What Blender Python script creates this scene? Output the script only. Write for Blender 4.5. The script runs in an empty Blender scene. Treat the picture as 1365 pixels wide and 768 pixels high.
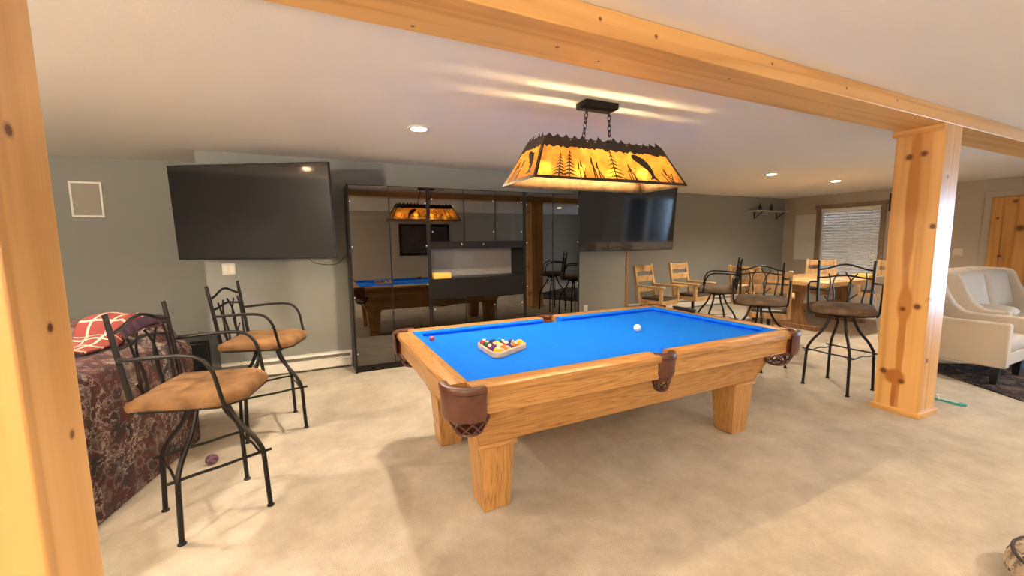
import bpy, bmesh, math, random
from mathutils import Vector, Matrix
random.seed(7)
PI = math.pi
scene = bpy.context.scene
COL = scene.collection

# ------------------------------------------------------------------ mesh helper
class MB:
    def __init__(s):
        s.v = []; s.f = []
    def add(s, vs, fs, M=None):
        b = len(s.v)
        for p in vs:
            p = Vector(p)
            s.v.append(M @ p if M else p)
        for f in fs: s.f.append([b+i for i in f])
        return s
    def box(s, lo, hi, M=None):
        x0,y0,z0 = lo; x1,y1,z1 = hi
        return s.add([(x0,y0,z0),(x1,y0,z0),(x1,y1,z0),(x0,y1,z0),(x0,y0,z1),(x1,y0,z1),(x1,y1,z1),(x0,y1,z1)],
                     [(3,2,1,0),(4,5,6,7),(0,1,5,4),(1,2,6,5),(2,3,7,6),(3,0,4,7)], M)
    def frustum(s, lo, hi, lo2, hi2, z0, z1):
        # rectangle lo-hi at z0, rectangle lo2-hi2 at z1
        return s.add([(lo[0],lo[1],z0),(hi[0],lo[1],z0),(hi[0],hi[1],z0),(lo[0],hi[1],z0),
                      (lo2[0],lo2[1],z1),(hi2[0],lo2[1],z1),(hi2[0],hi2[1],z1),(lo2[0],hi2[1],z1)],
                     [(3,2,1,0),(4,5,6,7),(0,1,5,4),(1,2,6,5),(2,3,7,6),(3,0,4,7)])
    def bar(s, p, q, w, h, up=(0,0,1)):
        p = Vector(p); q = Vector(q); d = (q-p).normalized(); u = Vector(up)
        if abs(d.dot(u)) > .98: u = Vector((1,0,0))
        a = d.cross(u).normalized(); b = a.cross(d).normalized()
        vs = []
        for o in (p, q):
            for sx, sz in ((-1,-1),(1,-1),(1,1),(-1,1)): vs.append(o + a*sx*w/2 + b*sz*h/2)
        return s.add(vs, [(0,3,2,1),(4,5,6,7),(0,1,5,4),(1,2,6,5),(2,3,7,6),(3,0,4,7)])
    def tube(s, pts, r, seg=8, closed=False, sub=0):
        pts = [Vector(p) for p in pts]
        if sub: pts = smooth_path(pts, sub, closed)
        n = len(pts); rr = r if isinstance(r, (list, tuple)) else [r]*n
        if len(rr) != n:
            rr = [rr[min(len(rr)-1, int(i*len(rr)/n))] for i in range(n)]
        rings = []; prev = None
        for i, p in enumerate(pts):
            if closed: t = pts[(i+1) % n]-pts[i-1]
            else: t = pts[min(i+1, n-1)]-pts[max(i-1, 0)]
            t.normalize()
            if prev is None:
                u = Vector((0,0,1)) if abs(t.z) < .9 else Vector((1,0,0))
                a = t.cross(u).normalized()
            else:
                a = (prev - t*prev.dot(t)).normalized()
            prev = a; b = t.cross(a)
            rings.append([p + (a*math.cos(2*PI*k/seg)+b*math.sin(2*PI*k/seg))*rr[i] for k in range(seg)])
        base = len(s.v)
        for R in rings: s.v += R
        m = n if closed else n-1
        for i in range(m):
            j = (i+1) % n
            for k in range(seg):
                l = (k+1) % seg
                s.f.append([base+i*seg+k, base+i*seg+l, base+j*seg+l, base+j*seg+k])
        if not closed:
            s.f.append([base+k for k in range(seg)][::-1]); s.f.append([base+(n-1)*seg+k for k in range(seg)])
        return s
    def lathe(s, prof, c=(0,0,0), seg=20, M=None, a0=0, a1=2*PI):
        full = abs(a1-a0-2*PI) < 1e-6; base = len(s.v); m = seg if full else seg+1
        for k in range(m):
            a = a0+(a1-a0)*k/seg
            for r, z in prof:
                p = Vector((c[0]+r*math.cos(a), c[1]+r*math.sin(a), c[2]+z)); s.v.append(M @ p if M else p)
        n = len(prof)
        for k in range(seg):
            l = (k+1) % m
            for i in range(n-1):
                s.f.append([base+k*n+i, base+l*n+i, base+l*n+i+1, base+k*n+i+1])
        if full:
            if prof[0][0] > 1e-5: s.f.append([base+k*n for k in range(seg)][::-1])
            if prof[-1][0] > 1e-5: s.f.append([base+k*n+n-1 for k in range(seg)])
        return s
    def prism(s, poly, f, d0, d1):
        # poly: 2-D points; f(u, v, d) -> 3-D point
        n = len(poly); base = len(s.v)
        for d in (d0, d1):
            for u, v in poly: s.v.append(Vector(f(u, v, d)))
        s.f.append([base+i for i in range(n)][::-1]); s.f.append([base+n+i for i in range(n)])
        for i in range(n):
            j = (i+1) % n
            s.f.append([base+i, base+j, base+n+j, base+n+i])
        return s
    def sphere(s, c, r, seg=16, ring=10, sc=(1,1,1)):
        prof = [(max(0, r*math.sin(PI*i/ring)), -r*math.cos(PI*i/ring)) for i in range(ring+1)]
        M = Matrix.Translation(c) @ Matrix.Diagonal((*sc, 1))
        return s.lathe(prof, (0,0,0), seg, M)
    def layers(s, outline, prof, M=None):
        # outline: closed 2-D points about the origin; prof: (scale, z)
        n = len(outline); base = len(s.v)
        for k, z in prof:
            for x, y in outline:
                p = Vector((x*k, y*k, z)); s.v.append(M @ p if M else p)
        for i in range(len(prof)-1):
            for j in range(n):
                l = (j+1) % n
                s.f.append([base+i*n+j, base+i*n+l, base+(i+1)*n+l, base+(i+1)*n+j])
        s.f.append([base+j for j in range(n)][::-1])
        e = base+(len(prof)-1)*n; s.f.append([e+j for j in range(n)])
        return s
    def grid(s, nx, ny, f):
        base = len(s.v)
        for j in range(ny+1):
            for i in range(nx+1): s.v.append(Vector(f(i/nx, j/ny)))
        for j in range(ny):
            for i in range(nx):
                a = base+j*(nx+1)+i; s.f.append([a, a+1, a+nx+2, a+nx+1])
        return s
    def build(s, name, mat, parent=None, origin=None, bevel=0, smooth=40, solid=0, sub=0):
        """One mesh object. Coordinates are world (top level) or relative to the thing's root (children)."""
        me = bpy.data.meshes.new(name); o = bpy.data.objects.new(name, me); COL.objects.link(o)
        vs = s.v
        if parent is None:
            if origin is None:
                xs = [p.x for p in vs]; ys = [p.y for p in vs]; zs = [p.z for p in vs]
                origin = ((min(xs)+max(xs))/2, (min(ys)+max(ys))/2, min(zs))
            O = Vector(origin); vs = [p-O for p in vs]; o.location = O
        else:
            o.parent = parent
        me.from_pydata([tuple(p) for p in vs], [], s.f)
        bm = bmesh.new(); bm.from_mesh(me); bmesh.ops.recalc_face_normals(bm, faces=bm.faces); bm.to_mesh(me); bm.free()
        me.materials.append(mat)
        if smooth:
            for p in me.polygons: p.use_smooth = True
            me.set_sharp_from_angle(angle=math.radians(smooth))
        if solid:
            m = o.modifiers.new('thickness', 'SOLIDIFY'); m.thickness = solid; m.offset = 0
        if bevel:
            m = o.modifiers.new('bevel', 'BEVEL'); m.width = bevel; m.segments = 2; m.limit_method = 'ANGLE'; m.angle_limit = math.radians(40)
        if sub:
            m = o.modifiers.new('subd', 'SUBSURF'); m.levels = sub; m.render_levels = sub
        return o

def smooth_path(pts, sub, closed=False):
    out = []; n = len(pts); m = n if closed else n-1
    for i in range(m):
        if closed: p0,p1,p2,p3 = pts[i-1],pts[i],pts[(i+1)%n],pts[(i+2)%n]
        else: p0,p1,p2,p3 = pts[max(i-1,0)],pts[i],pts[i+1],pts[min(i+2,n-1)]
        for k in range(sub):
            t = k/sub
            out.append(.5*((2*p1)+(p2-p0)*t+(2*p0-5*p1+4*p2-p3)*t*t+(3*p1-p0-3*p2+p3)*t**3))
    if not closed: out.append(pts[-1])
    return out

def rrect(w, d, r, seg=4):
    out = []
    for cx, cy, a in ((w/2-r, d/2-r, 0), (-w/2+r, d/2-r, PI/2), (-w/2+r, -d/2+r, PI), (w/2-r, -d/2+r, 1.5*PI)):
        for k in range(seg+1):
            t = a+PI/2*k/seg; out.append((cx+r*math.cos(t), cy+r*math.sin(t)))
    return out

def tag(o, label=None, cat=None, group=None, kind=None):
    if label: o['label'] = label
    if cat: o['category'] = cat
    if group: o['group'] = group
    if kind: o['kind'] = kind
    return o
def thing(name, label, cat, loc=(0,0,0), rz=0, group=None):
    o = bpy.data.objects.new(name, None); COL.objects.link(o); o.empty_display_size = .1
    o.location = loc; o.rotation_euler = (0,0,rz)
    return tag(o, label, cat, group)
def dup(root, loc, rz, label, group=None):
    r = root.copy(); COL.objects.link(r); r.location = loc; r.rotation_euler = (0,0,rz); r['label'] = label
    if group: r['group'] = group
    for ch in list(root.children):
        c = ch.copy(); COL.objects.link(c); c.parent = r
        for g in list(ch.children):
            d = g.copy(); COL.objects.link(d); d.parent = c
    return r
def struct(name, mb, mat, **k):
    return tag(mb.build(name, mat, **k), kind='structure')

# ------------------------------------------------------------------ materials
def newmat(name):
    m = bpy.data.materials.new(name); m.use_nodes = True
    return m, m.node_tree, m.node_tree.nodes['Principled BSDF']
def plain(name, col, rough=.5, metal=0, spec=.5, emit=0, bump=0, bscale=200, var=0, vscale=6):
    m, nt, b = newmat(name); N = nt.nodes; L = nt.links
    b.inputs['Base Color'].default_value = (*col, 1); b.inputs['Roughness'].default_value = rough
    b.inputs['Metallic'].default_value = metal; b.inputs['Specular IOR Level'].default_value = spec
    if emit:
        b.inputs['Emission Color'].default_value = (*col, 1); b.inputs['Emission Strength'].default_value = emit
    tc = N.new('ShaderNodeTexCoord')
    if var:
        n = N.new('ShaderNodeTexNoise'); n.inputs['Scale'].default_value = vscale; n.inputs['Detail'].default_value = 5
        L.new(tc.outputs['Object'], n.inputs['Vector'])
        r = N.new('ShaderNodeValToRGB')
        r.color_ramp.elements[0].color = (*[c*(1-var) for c in col], 1); r.color_ramp.elements[1].color = (*[min(1, c*(1+var)) for c in col], 1)
        r.color_ramp.elements[0].position = .3; r.color_ramp.elements[1].position = .7
        L.new(n.outputs['Fac'], r.inputs['Fac']); L.new(r.outputs['Color'], b.inputs['Base Color'])
    if bump:
        n = N.new('ShaderNodeTexNoise'); n.inputs['Scale'].default_value = bscale; n.inputs['Detail'].default_value = 3
        L.new(tc.outputs['Object'], n.inputs['Vector'])
        bp = N.new('ShaderNodeBump'); bp.inputs['Strength'].default_value = bump; bp.inputs['Distance'].default_value = .01
        L.new(n.outputs['Fac'], bp.inputs['Height']); L.new(bp.outputs['Normal'], b.inputs['Normal'])
    return m

def wood(name, cols, axis, ring=9, stretch=.06, dist=3.5, rough=.35, fine=.5, knots=(), streaks=(), bump=.05):
    """cols: dark, mid, light.  axis: grain direction.  knots: (x,y,z,radius) in object space."""
    m, nt, b = newmat(name); N = nt.nodes; L = nt.links
    tc = N.new('ShaderNodeTexCoord'); mp = N.new('ShaderNodeMapping')
    sc = [1,1,1]; sc['xyz'.index(axis)] = stretch; mp.inputs['Scale'].default_value = sc
    L.new(tc.outputs['Object'], mp.inputs['Vector'])
    n1 = N.new('ShaderNodeTexNoise'); n1.inputs['Scale'].default_value = ring; n1.inputs['Detail'].default_value = 3; n1.inputs['Distortion'].default_value = .4
    L.new(mp.outputs['Vector'], n1.inputs['Vector'])
    mul = N.new('ShaderNodeMath'); mul.operation = 'MULTIPLY'; mul.inputs[1].default_value = dist*4
    L.new(n1.outputs['Fac'], mul.inputs[0])
    fr = N.new('ShaderNodeMath'); fr.operation = 'PINGPONG'; fr.inputs[1].default_value = .5
    L.new(mul.outputs[0], fr.inputs[0])
    n2 = N.new('ShaderNodeTexNoise'); n2.inputs['Scale'].default_value = ring*22; n2.inputs['Detail'].default_value = 2
    L.new(mp.outputs['Vector'], n2.inputs['Vector'])
    mx = N.new('ShaderNodeMath'); mx.operation = 'MULTIPLY_ADD'; mx.inputs[1].default_value = fine
    L.new(n2.outputs['Fac'], mx.inputs[0]); L.new(fr.outputs[0], mx.inputs[2])
    r = N.new('ShaderNodeValToRGB'); e = r.color_ramp.elements
    e[0].position = .12; e[0].color = (*cols[0], 1); e[1].position = .85; e[1].color = (*cols[2], 1)
    k = e.new(.42); k.color = (*cols[1], 1)
    L.new(mx.outputs[0], r.inputs['Fac'])
    out = r.outputs['Color']
    n3 = N.new('ShaderNodeTexNoise'); n3.inputs['Scale'].default_value = 5
    L.new(tc.outputs['Object'], n3.inputs['Vector'])
    for (ctr, axs, col, soft) in streaks:
        # elongated soft-edged band: ctr point, axs radii
        v = N.new('ShaderNodeVectorMath'); v.operation = 'SUBTRACT'; v.inputs[1].default_value = ctr
        L.new(tc.outputs['Object'], v.inputs[0])
        w = N.new('ShaderNodeVectorMath'); w.operation = 'DIVIDE'; w.inputs[1].default_value = axs
        L.new(v.outputs[0], w.inputs[0])
        ln = N.new('ShaderNodeVectorMath'); ln.operation = 'LENGTH'; L.new(w.outputs[0], ln.inputs[0])
        ad = N.new('ShaderNodeMath'); ad.operation = 'MULTIPLY_ADD'; ad.inputs[1].default_value = .35; L.new(n3.outputs['Fac'], ad.inputs[0]); L.new(ln.outputs['Value'], ad.inputs[2])
        rp = N.new('ShaderNodeValToRGB'); rp.color_ramp.elements[0].position = (1.2-soft)/2; rp.color_ramp.elements[1].position = .625
        rp.color_ramp.elements[0].color = (1,1,1,1); rp.color_ramp.elements[1].color = (0,0,0,1)
        sb = N.new('ShaderNodeMath'); sb.operation = 'MULTIPLY'; sb.inputs[1].default_value = .5; L.new(ad.outputs[0], sb.inputs[0]); L.new(sb.outputs[0], rp.inputs['Fac'])
        mxr = N.new('ShaderNodeMix'); mxr.data_type = 'RGBA'; mxr.inputs['B'].default_value = (*col, 1)
        L.new(rp.outputs['Color'], mxr.inputs['Factor']); L.new(out, mxr.inputs['A']); out = mxr.outputs['Result']
    for (x, y, z, rad) in knots:
        v = N.new('ShaderNodeVectorMath'); v.operation = 'DISTANCE'; v.inputs[1].default_value = (x, y, z)
        L.new(tc.outputs['Object'], v.inputs[0])
        dv = N.new('ShaderNodeMath'); dv.operation = 'DIVIDE'; dv.inputs[1].default_value = rad; L.new(v.outputs['Value'], dv.inputs[0])
        rp = N.new('ShaderNodeValToRGB'); q = rp.color_ramp.elements
        q[0].position = .45; q[0].color = (.95,.95,.95,1); q[1].position = 1; q[1].color = (0,0,0,1)
        g = q.new(.6); g.color = (.45,.45,.45,1)
        L.new(dv.outputs[0], rp.inputs['Fac'])
        mxr = N.new('ShaderNodeMix'); mxr.data_type = 'RGBA'; mxr.inputs['B'].default_value = (.15,.042,.010, 1)
        L.new(rp.outputs['Color'], mxr.inputs['Factor']); L.new(out, mxr.inputs['A']); out = mxr.outputs['Result']
    L.new(out, b.inputs['Base Color'])
    b.inputs['Roughness'].default_value = rough
    if bump:
        bp = N.new('ShaderNodeBump'); bp.inputs['Strength'].default_value = bump; bp.inputs['Distance'].default_value = .004
        L.new(n2.outputs['Fac'], bp.inputs['Height']); L.new(bp.outputs['Normal'], b.inputs['Normal'])
    return m

OAK = ((.20,.078,.020), (.45,.225,.068), (.57,.315,.108))
oak = {a: wood('oak_'+a, OAK, a, ring=9, stretch=.055, dist=4.2, rough=.3, fine=.6) for a in 'xyz'}
PINE = ((.60,.31,.095), (.73,.42,.148), (.79,.48,.19))
def pine(name, axis, **k): return wood(name, PINE, axis, ring=5, stretch=.03, dist=1.4, rough=.33, fine=.25, bump=.02, **k)
CHAIRWOOD = ((.36,.19,.07), (.58,.36,.155), (.68,.45,.21))
chair_wood = wood('chair_wood', CHAIRWOOD, 'z', ring=8, stretch=.15, dist=2, rough=.4)
table_wood = wood('table_wood', CHAIRWOOD, 'x', ring=7, stretch=.08, dist=2, rough=.25)
trestle_wood = wood('trestle_wood', ((.16,.075,.03),(.27,.14,.06),(.34,.19,.085)), 'z', ring=7, stretch=.08, dist=2, rough=.35)

carpet, nt, b = newmat('carpet_beige')
N = nt.nodes; L = nt.links; tc = N.new('ShaderNodeTexCoord')
na = N.new('ShaderNodeTexNoise'); na.inputs['Scale'].default_value = 3.6; na.inputs['Detail'].default_value = 9; na.inputs['Roughness'].default_value = .72
nb = N.new('ShaderNodeTexNoise'); nb.inputs['Scale'].default_value = 260; nb.inputs['Detail'].default_value = 2
L.new(tc.outputs['Object'], na.inputs['Vector']); L.new(tc.outputs['Object'], nb.inputs['Vector'])
rm = N.new('ShaderNodeValToRGB'); rm.color_ramp.elements[0].position = .32; rm.color_ramp.elements[1].position = .62
rm.color_ramp.elements[0].color = (.54,.48,.385,1); rm.color_ramp.elements[1].color = (.73,.67,.56,1)
L.new(na.outputs['Fac'], rm.inputs['Fac'])
mxc = N.new('ShaderNodeMix'); mxc.data_type = 'RGBA'; mxc.blend_type = 'MULTIPLY'; mxc.inputs['Factor'].default_value = .2
L.new(rm.outputs['Color'], mxc.inputs['A']); L.new(nb.outputs['Fac'], mxc.inputs['B']); L.new(mxc.outputs['Result'], b.inputs['Base Color'])
b.inputs['Roughness'].default_value = .95; b.inputs['Specular IOR Level'].default_value = .1
bp = N.new('ShaderNodeBump'); bp.inputs['Strength'].default_value = .6; bp.inputs['Distance'].default_value = .012
L.new(nb.outputs['Fac'], bp.inputs['Height']); L.new(bp.outputs['Normal'], b.inputs['Normal'])

M = dict(
    ceil=plain('ceiling_paint', (.84,.80,.75), .9, spec=.2, bump=.08, bscale=60),
    grey=plain('grey_wall_paint', (.265,.27,.25), .8, spec=.25, bump=.05, bscale=120),
    tan=plain('tan_wall_paint', (.47,.41,.335), .85, spec=.25, bump=.05, bscale=120),
    white=plain('white_enamel', (.78,.76,.70), .4),
    cream_plate=plain('cream_plate', (.70,.66,.54), .45),
    casing=plain('taupe_casing', (.27,.19,.125), .5, var=.15, vscale=12),
    blind=plain('blind_white', (.85,.83,.80), .5),
    black=plain('black_metal', (.018,.016,.015), .38, metal=.6, spec=.6),
    bronze=plain('dark_bronze', (.014,.011,.009), .75, metal=0, spec=.25),
    blackpl=plain('black_plastic', (.010,.010,.011), .35),
    caster=plain('black_caster', (.012,.012,.012), .3),
    laminate=plain('black_laminate', (.011,.0105,.010), .35, spec=.3),
    niche=plain('grey_back_panel', (.33,.32,.30), .6),
    chrome=plain('chrome', (.8,.8,.8), .15, metal=1),
    felt=plain('blue_felt', (.006,.175,.92), .9, spec=.08, bump=.1, bscale=500, var=.05, vscale=30),
    leather=plain('brown_leather', (.10,.030,.016), .34, spec=.6, bump=.1, bscale=150, var=.25, vscale=20),
    suede=plain('brown_suede', (.235,.13,.06), .8, spec=.2, var=.38, vscale=9, bump=.1, bscale=160),
    taupe=plain('taupe_suede', (.17,.118,.078), .8, spec=.2, var=.38, vscale=9, bump=.1, bscale=160),
    rackwood=plain('rack_beech', (.66,.50,.33), .4, var=.1, vscale=20),
    cream=plain('cream_upholstery', (.62,.545,.455), .9, spec=.15, bump=.12, bscale=350),
    seatdark=plain('dark_seat_leather', (.045,.030,.024), .4),
    red=plain('red_pocket_liner', (.13,.030,.016), .45),
    plate=plain('panel_white', (.66,.64,.60), .6),
    yellow=plain('yellow_cloth', (.80,.50,.10), .7, var=.1, vscale=25),
    paper=plain('white_paper', (.8,.8,.78), .6),
    yellowbox=plain('yellow_card', (.75,.58,.10), .5),
    redbox=plain('red_card', (.42,.03,.03), .5),
    greybox=plain('grey_card', (.35,.33,.30), .5),
    blue=plain('blue_plastic', (.06,.22,.72), .5),
    teal=plain('teal_rubber', (.05,.36,.34), .45),
    chalk=plain('pink_chalk', (.75,.22,.20), .8),
    chalkblue=plain('red_chalk_paper', (.45,.05,.08), .7),
    brown=plain('brown_fabric', (.17,.095,.05), .85, bump=.2, bscale=90),
    bulbs=plain('lens_glow', (1,.86,.66), .4, emit=14),
)

def smoked_glass():
    m, nt, b = newmat('smoked_glass'); N = nt.nodes; L = nt.links; N.remove(b)
    t = N.new('ShaderNodeBsdfTransparent'); t.inputs['Color'].default_value = (.30,.285,.27,1)
    g = N.new('ShaderNodeBsdfGlossy'); g.inputs['Roughness'].default_value = .012; g.inputs['Color'].default_value = (1,.98,.95,1)
    f = N.new('ShaderNodeFresnel'); f.inputs['IOR'].default_value = 2.25
    x = N.new('ShaderNodeMixShader'); L.new(f.outputs[0], x.inputs[0]); L.new(t.outputs[0], x.inputs[1]); L.new(g.outputs[0], x.inputs[2])
    L.new(x.outputs[0], N['Material Output'].inputs['Surface']); return m
def clear_glass():
    m, nt, b = newmat('window_glass'); N = nt.nodes; L = nt.links; N.remove(b)
    t = N.new('ShaderNodeBsdfTransparent'); t.inputs['Color'].default_value = (.95,.97,.97,1)
    g = N.new('ShaderNodeBsdfGlossy'); g.inputs['Roughness'].default_value = .01
    f = N.new('ShaderNodeFresnel'); f.inputs['IOR'].default_value = 1.45
    x = N.new('ShaderNodeMixShader'); L.new(f.outputs[0], x.inputs[0]); L.new(t.outputs[0], x.inputs[1]); L.new(g.outputs[0], x.inputs[2])
    L.new(x.outputs[0], N['Material Output'].inputs['Surface']); return m
def screen_mat():
    m, nt, b = newmat('screen_glass')
    b.inputs['Base Color'].default_value = (.010,.009,.010,1); b.inputs['Roughness'].default_value = .08; b.inputs['IOR'].default_value = 1.9
    return m
def mica_mat():
    m, nt, b = newmat('amber_mica'); N = nt.nodes; L = nt.links; N.remove(b)
    tc = N.new('ShaderNodeTexCoord'); n = N.new('ShaderNodeTexNoise'); n.inputs['Scale'].default_value = 11; n.inputs['Detail'].default_value = 8; n.inputs['Roughness'].default_value = .7
    L.new(tc.outputs['Object'], n.inputs['Vector'])
    r = N.new('ShaderNodeValToRGB'); r.color_ramp.elements[0].position = .3; r.color_ramp.elements[1].position = .7
    r.color_ramp.elements[0].color = (.55,.21,.03,1); r.color_ramp.elements[1].color = (1,.78,.28,1)
    L.new(n.outputs['Fac'], r.inputs['Fac'])
    d = N.new('ShaderNodeBsdfDiffuse'); t = N.new('ShaderNodeBsdfTranslucent')
    d.inputs['Color'].default_value = (.55,.40,.24,1)
    L.new(r.outputs['Color'], t.inputs['Color'])
    x = N.new('ShaderNodeMixShader'); x.inputs[0].default_value = .58; L.new(d.outputs[0], x.inputs[1]); L.new(t.outputs[0], x.inputs[2])
    p2 = N.new('ShaderNodeBsdfRefraction'); p2.inputs['Roughness'].default_value = .5; p2.inputs['IOR'].default_value = 1.12; L.new(r.outputs['Color'], p2.inputs['Color'])
    y = N.new('ShaderNodeMixShader'); y.inputs[0].default_value = .46; L.new(x.outputs[0], y.inputs[1]); L.new(p2.outputs[0], y.inputs[2])
    L.new(y.outputs[0], N['Material Output'].inputs['Surface']); return m
def pattern(name, cols, scale, speck, rough=.85):
    """tapestry-like cloth: cols = four ground colours, speck = thread highlight"""
    m, nt, b = newmat(name); N = nt.nodes; L = nt.links
    tc = N.new('ShaderNodeTexCoord')
    w = N.new('ShaderNodeTexNoise'); w.inputs['Scale'].default_value = scale*.8; w.inputs['Detail'].default_value = 2
    L.new(tc.outputs['Object'], w.inputs['Vector'])
    ad = N.new('ShaderNodeMix'); ad.data_type = 'VECTOR'; ad.inputs['Factor'].default_value = .12
    L.new(tc.outputs['Object'], ad.inputs['A']); L.new(w.outputs['Color'], ad.inputs['B'])
    v = N.new('ShaderNodeTexVoronoi'); v.inputs['Scale'].default_value = scale; L.new(ad.outputs['Result'], v.inputs['Vector'])
    sp = N.new('ShaderNodeSeparateColor'); L.new(v.outputs['Color'], sp.inputs[0])
    r = N.new('ShaderNodeValToRGB'); r.color_ramp.interpolation = 'CONSTANT'
    e = r.color_ramp.elements; e[0].color = (*cols[0],1); e[0].position = 0; e[1].color = (*cols[3],1); e[1].position = .78
    for c, p in ((cols[1],.3),(cols[2],.55)): k = e.new(p); k.color = (*c,1)
    L.new(sp.outputs[0], r.inputs['Fac'])
    v2 = N.new('ShaderNodeTexVoronoi'); v2.inputs['Scale'].default_value = scale*3.2; L.new(ad.outputs['Result'], v2.inputs['Vector'])
    r2 = N.new('ShaderNodeValToRGB'); r2.color_ramp.elements[0].position = .12; r2.color_ramp.elements[1].position = .2
    r2.color_ramp.elements[0].color = (1,1,1,1); r2.color_ramp.elements[1].color = (0,0,0,1)
    n2 = N.new('ShaderNodeTexNoise'); n2.inputs['Scale'].default_value = scale*1.3; n2.inputs['Detail'].default_value = 6; n2.inputs['Roughness'].default_value = .75
    L.new(tc.outputs['Object'], n2.inputs['Vector'])
    r3 = N.new('ShaderNodeValToRGB'); r3.color_ramp.elements[0].position = .53; r3.color_ramp.elements[1].position = .60
    L.new(n2.outputs['Fac'], r3.inputs['Fac']); L.new(v2.outputs['Distance'], r2.inputs['Fac'])
    mm = N.new('ShaderNodeMath'); mm.operation = 'MAXIMUM'; L.new(r2.outputs['Color'], mm.inputs[0])
    m3 = N.new('ShaderNodeMath'); m3.operation = 'MULTIPLY'; m3.inputs[1].default_value = .7; L.new(r3.outputs['Color'], m3.inputs[0]); L.new(m3.outputs[0], mm.inputs[1])
    mx = N.new('ShaderNodeMix'); mx.data_type = 'RGBA'; mx.inputs['B'].default_value = (*speck,1)
    L.new(mm.outputs[0], mx.inputs['Factor']); L.new(r.outputs['Color'], mx.inputs['A']); L.new(mx.outputs['Result'], b.inputs['Base Color'])
    b.inputs['Roughness'].default_value = rough; b.inputs['Specular IOR Level'].default_value = .2
    return m
def tapestry():
    m, nt, b = newmat('floral_tapestry'); N = nt.nodes; L = nt.links
    tc = N.new('ShaderNodeTexCoord')
    def noise(sc, det, ro=.5):
        n = N.new('ShaderNodeTexNoise'); n.inputs['Scale'].default_value = sc; n.inputs['Detail'].default_value = det; n.inputs['Roughness'].default_value = ro
        L.new(tc.outputs['Object'], n.inputs['Vector']); return n
    g = noise(6.5, 4, .55); r = N.new('ShaderNodeValToRGB'); e = r.color_ramp.elements
    e[0].position = .30; e[0].color = (.034,.030,.034,1); e[1].position = .72; e[1].color = (.115,.088,.08,1)
    for p, c in ((.42,(.045,.032,.034,1)),(.50,(.085,.027,.028,1)),(.60,(.065,.038,.038,1))): k = e.new(p); k.color = c
    L.new(g.outputs['Fac'], r.inputs['Fac']); out = r.outputs['Color']
    w = noise(5, 2); ad = N.new('ShaderNodeMix'); ad.data_type = 'VECTOR'; ad.inputs['Factor'].default_value = .10
    L.new(tc.outputs['Object'], ad.inputs['A']); L.new(w.outputs['Color'], ad.inputs['B'])
    def over(fac, col, amt):
        nonlocal out
        mu = N.new('ShaderNodeMath'); mu.operation = 'MULTIPLY'; mu.inputs[1].default_value = amt; L.new(fac, mu.inputs[0])
        mx = N.new('ShaderNodeMix'); mx.data_type = 'RGBA'; mx.inputs['B'].default_value = (*col,1)
        L.new(mu.outputs[0], mx.inputs['Factor']); L.new(out, mx.inputs['A']); out = mx.outputs['Result']
    def band(src, a, b_, c, d):
        rr = N.new('ShaderNodeValToRGB'); q = rr.color_ramp.elements
        q[0].position = a; q[0].color = (0,0,0,1); q[1].position = d; q[1].color = (0,0,0,1)
        for p in (b_, c): k = q.new(p); k.color = (1,1,1,1)
        L.new(src, rr.inputs['Fac']); return rr.outputs['Color']
    v = N.new('ShaderNodeTexVoronoi'); v.inputs['Scale'].default_value = 9; L.new(ad.outputs['Result'], v.inputs['Vector'])
    msk = band(noise(4.5, 2).outputs['Fac'], .48, .55, .9, 1.0)
    def both(a_, b_):
        mm = N.new('ShaderNodeMath'); mm.operation = 'MULTIPLY'; L.new(a_, mm.inputs[0]); L.new(b_, mm.inputs[1]); return mm.outputs[0]
    over(band(v.outputs['Distance'], .26, .31, .36, .42), (.28,.22,.19), .30)
    over(both(band(v.outputs['Distance'], .0, .02, .14, .2), msk), (.33,.24,.21), .8)
    over(band(noise(26, 5, .7).outputs['Fac'], .55, .60, .9, 1.0), (.28,.225,.19), .42)
    over(both(band(noise(13, 3, .6).outputs['Fac'], .47, .495, .505, .53), msk), (.36,.30,.26), .8)
    L.new(out, b.inputs['Base Color']); b.inputs['Roughness'].default_value = .8; b.inputs['Specular IOR Level'].default_value = .25
    return m
def plaid_mat():
    m, nt, b = newmat('red_plaid'); N = nt.nodes; L = nt.links
    tc = N.new('ShaderNodeTexCoord'); sx = N.new('ShaderNodeSeparateXYZ'); L.new(tc.outputs['UV'], sx.inputs[0])
    outs = []
    for ax, k in (('X', 2.6), ('Y', 8.0)):
        a = N.new('ShaderNodeMath'); a.operation = 'MULTIPLY'; a.inputs[1].default_value = k; L.new(sx.outputs[ax], a.inputs[0])
        f = N.new('ShaderNodeMath'); f.operation = 'FRACT'; L.new(a.outputs[0], f.inputs[0])
        r = N.new('ShaderNodeValToRGB'); r.color_ramp.interpolation = 'CONSTANT'; e = r.color_ramp.elements
        e[0].color = (0,0,0,1); e[1].position = .80; e[1].color = (1,1,1,1); q = e.new(.95); q.color = (0,0,0,1)
        L.new(f.outputs[0], r.inputs['Fac']); outs.append(r.outputs['Color'])
    ad = N.new('ShaderNodeMath'); ad.operation = 'ADD'; L.new(outs[0], ad.inputs[0]); L.new(outs[1], ad.inputs[1])
    r = N.new('ShaderNodeValToRGB'); e = r.color_ramp.elements
    e[0].color = (.21,.034,.03,1); e[1].color = (.60,.46,.36,1); e[1].position = .6
    L.new(ad.outputs[0], r.inputs['Fac']); L.new(r.outputs['Color'], b.inputs['Base Color'])
    b.inputs['Roughness'].default_value = .9
    return m
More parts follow.
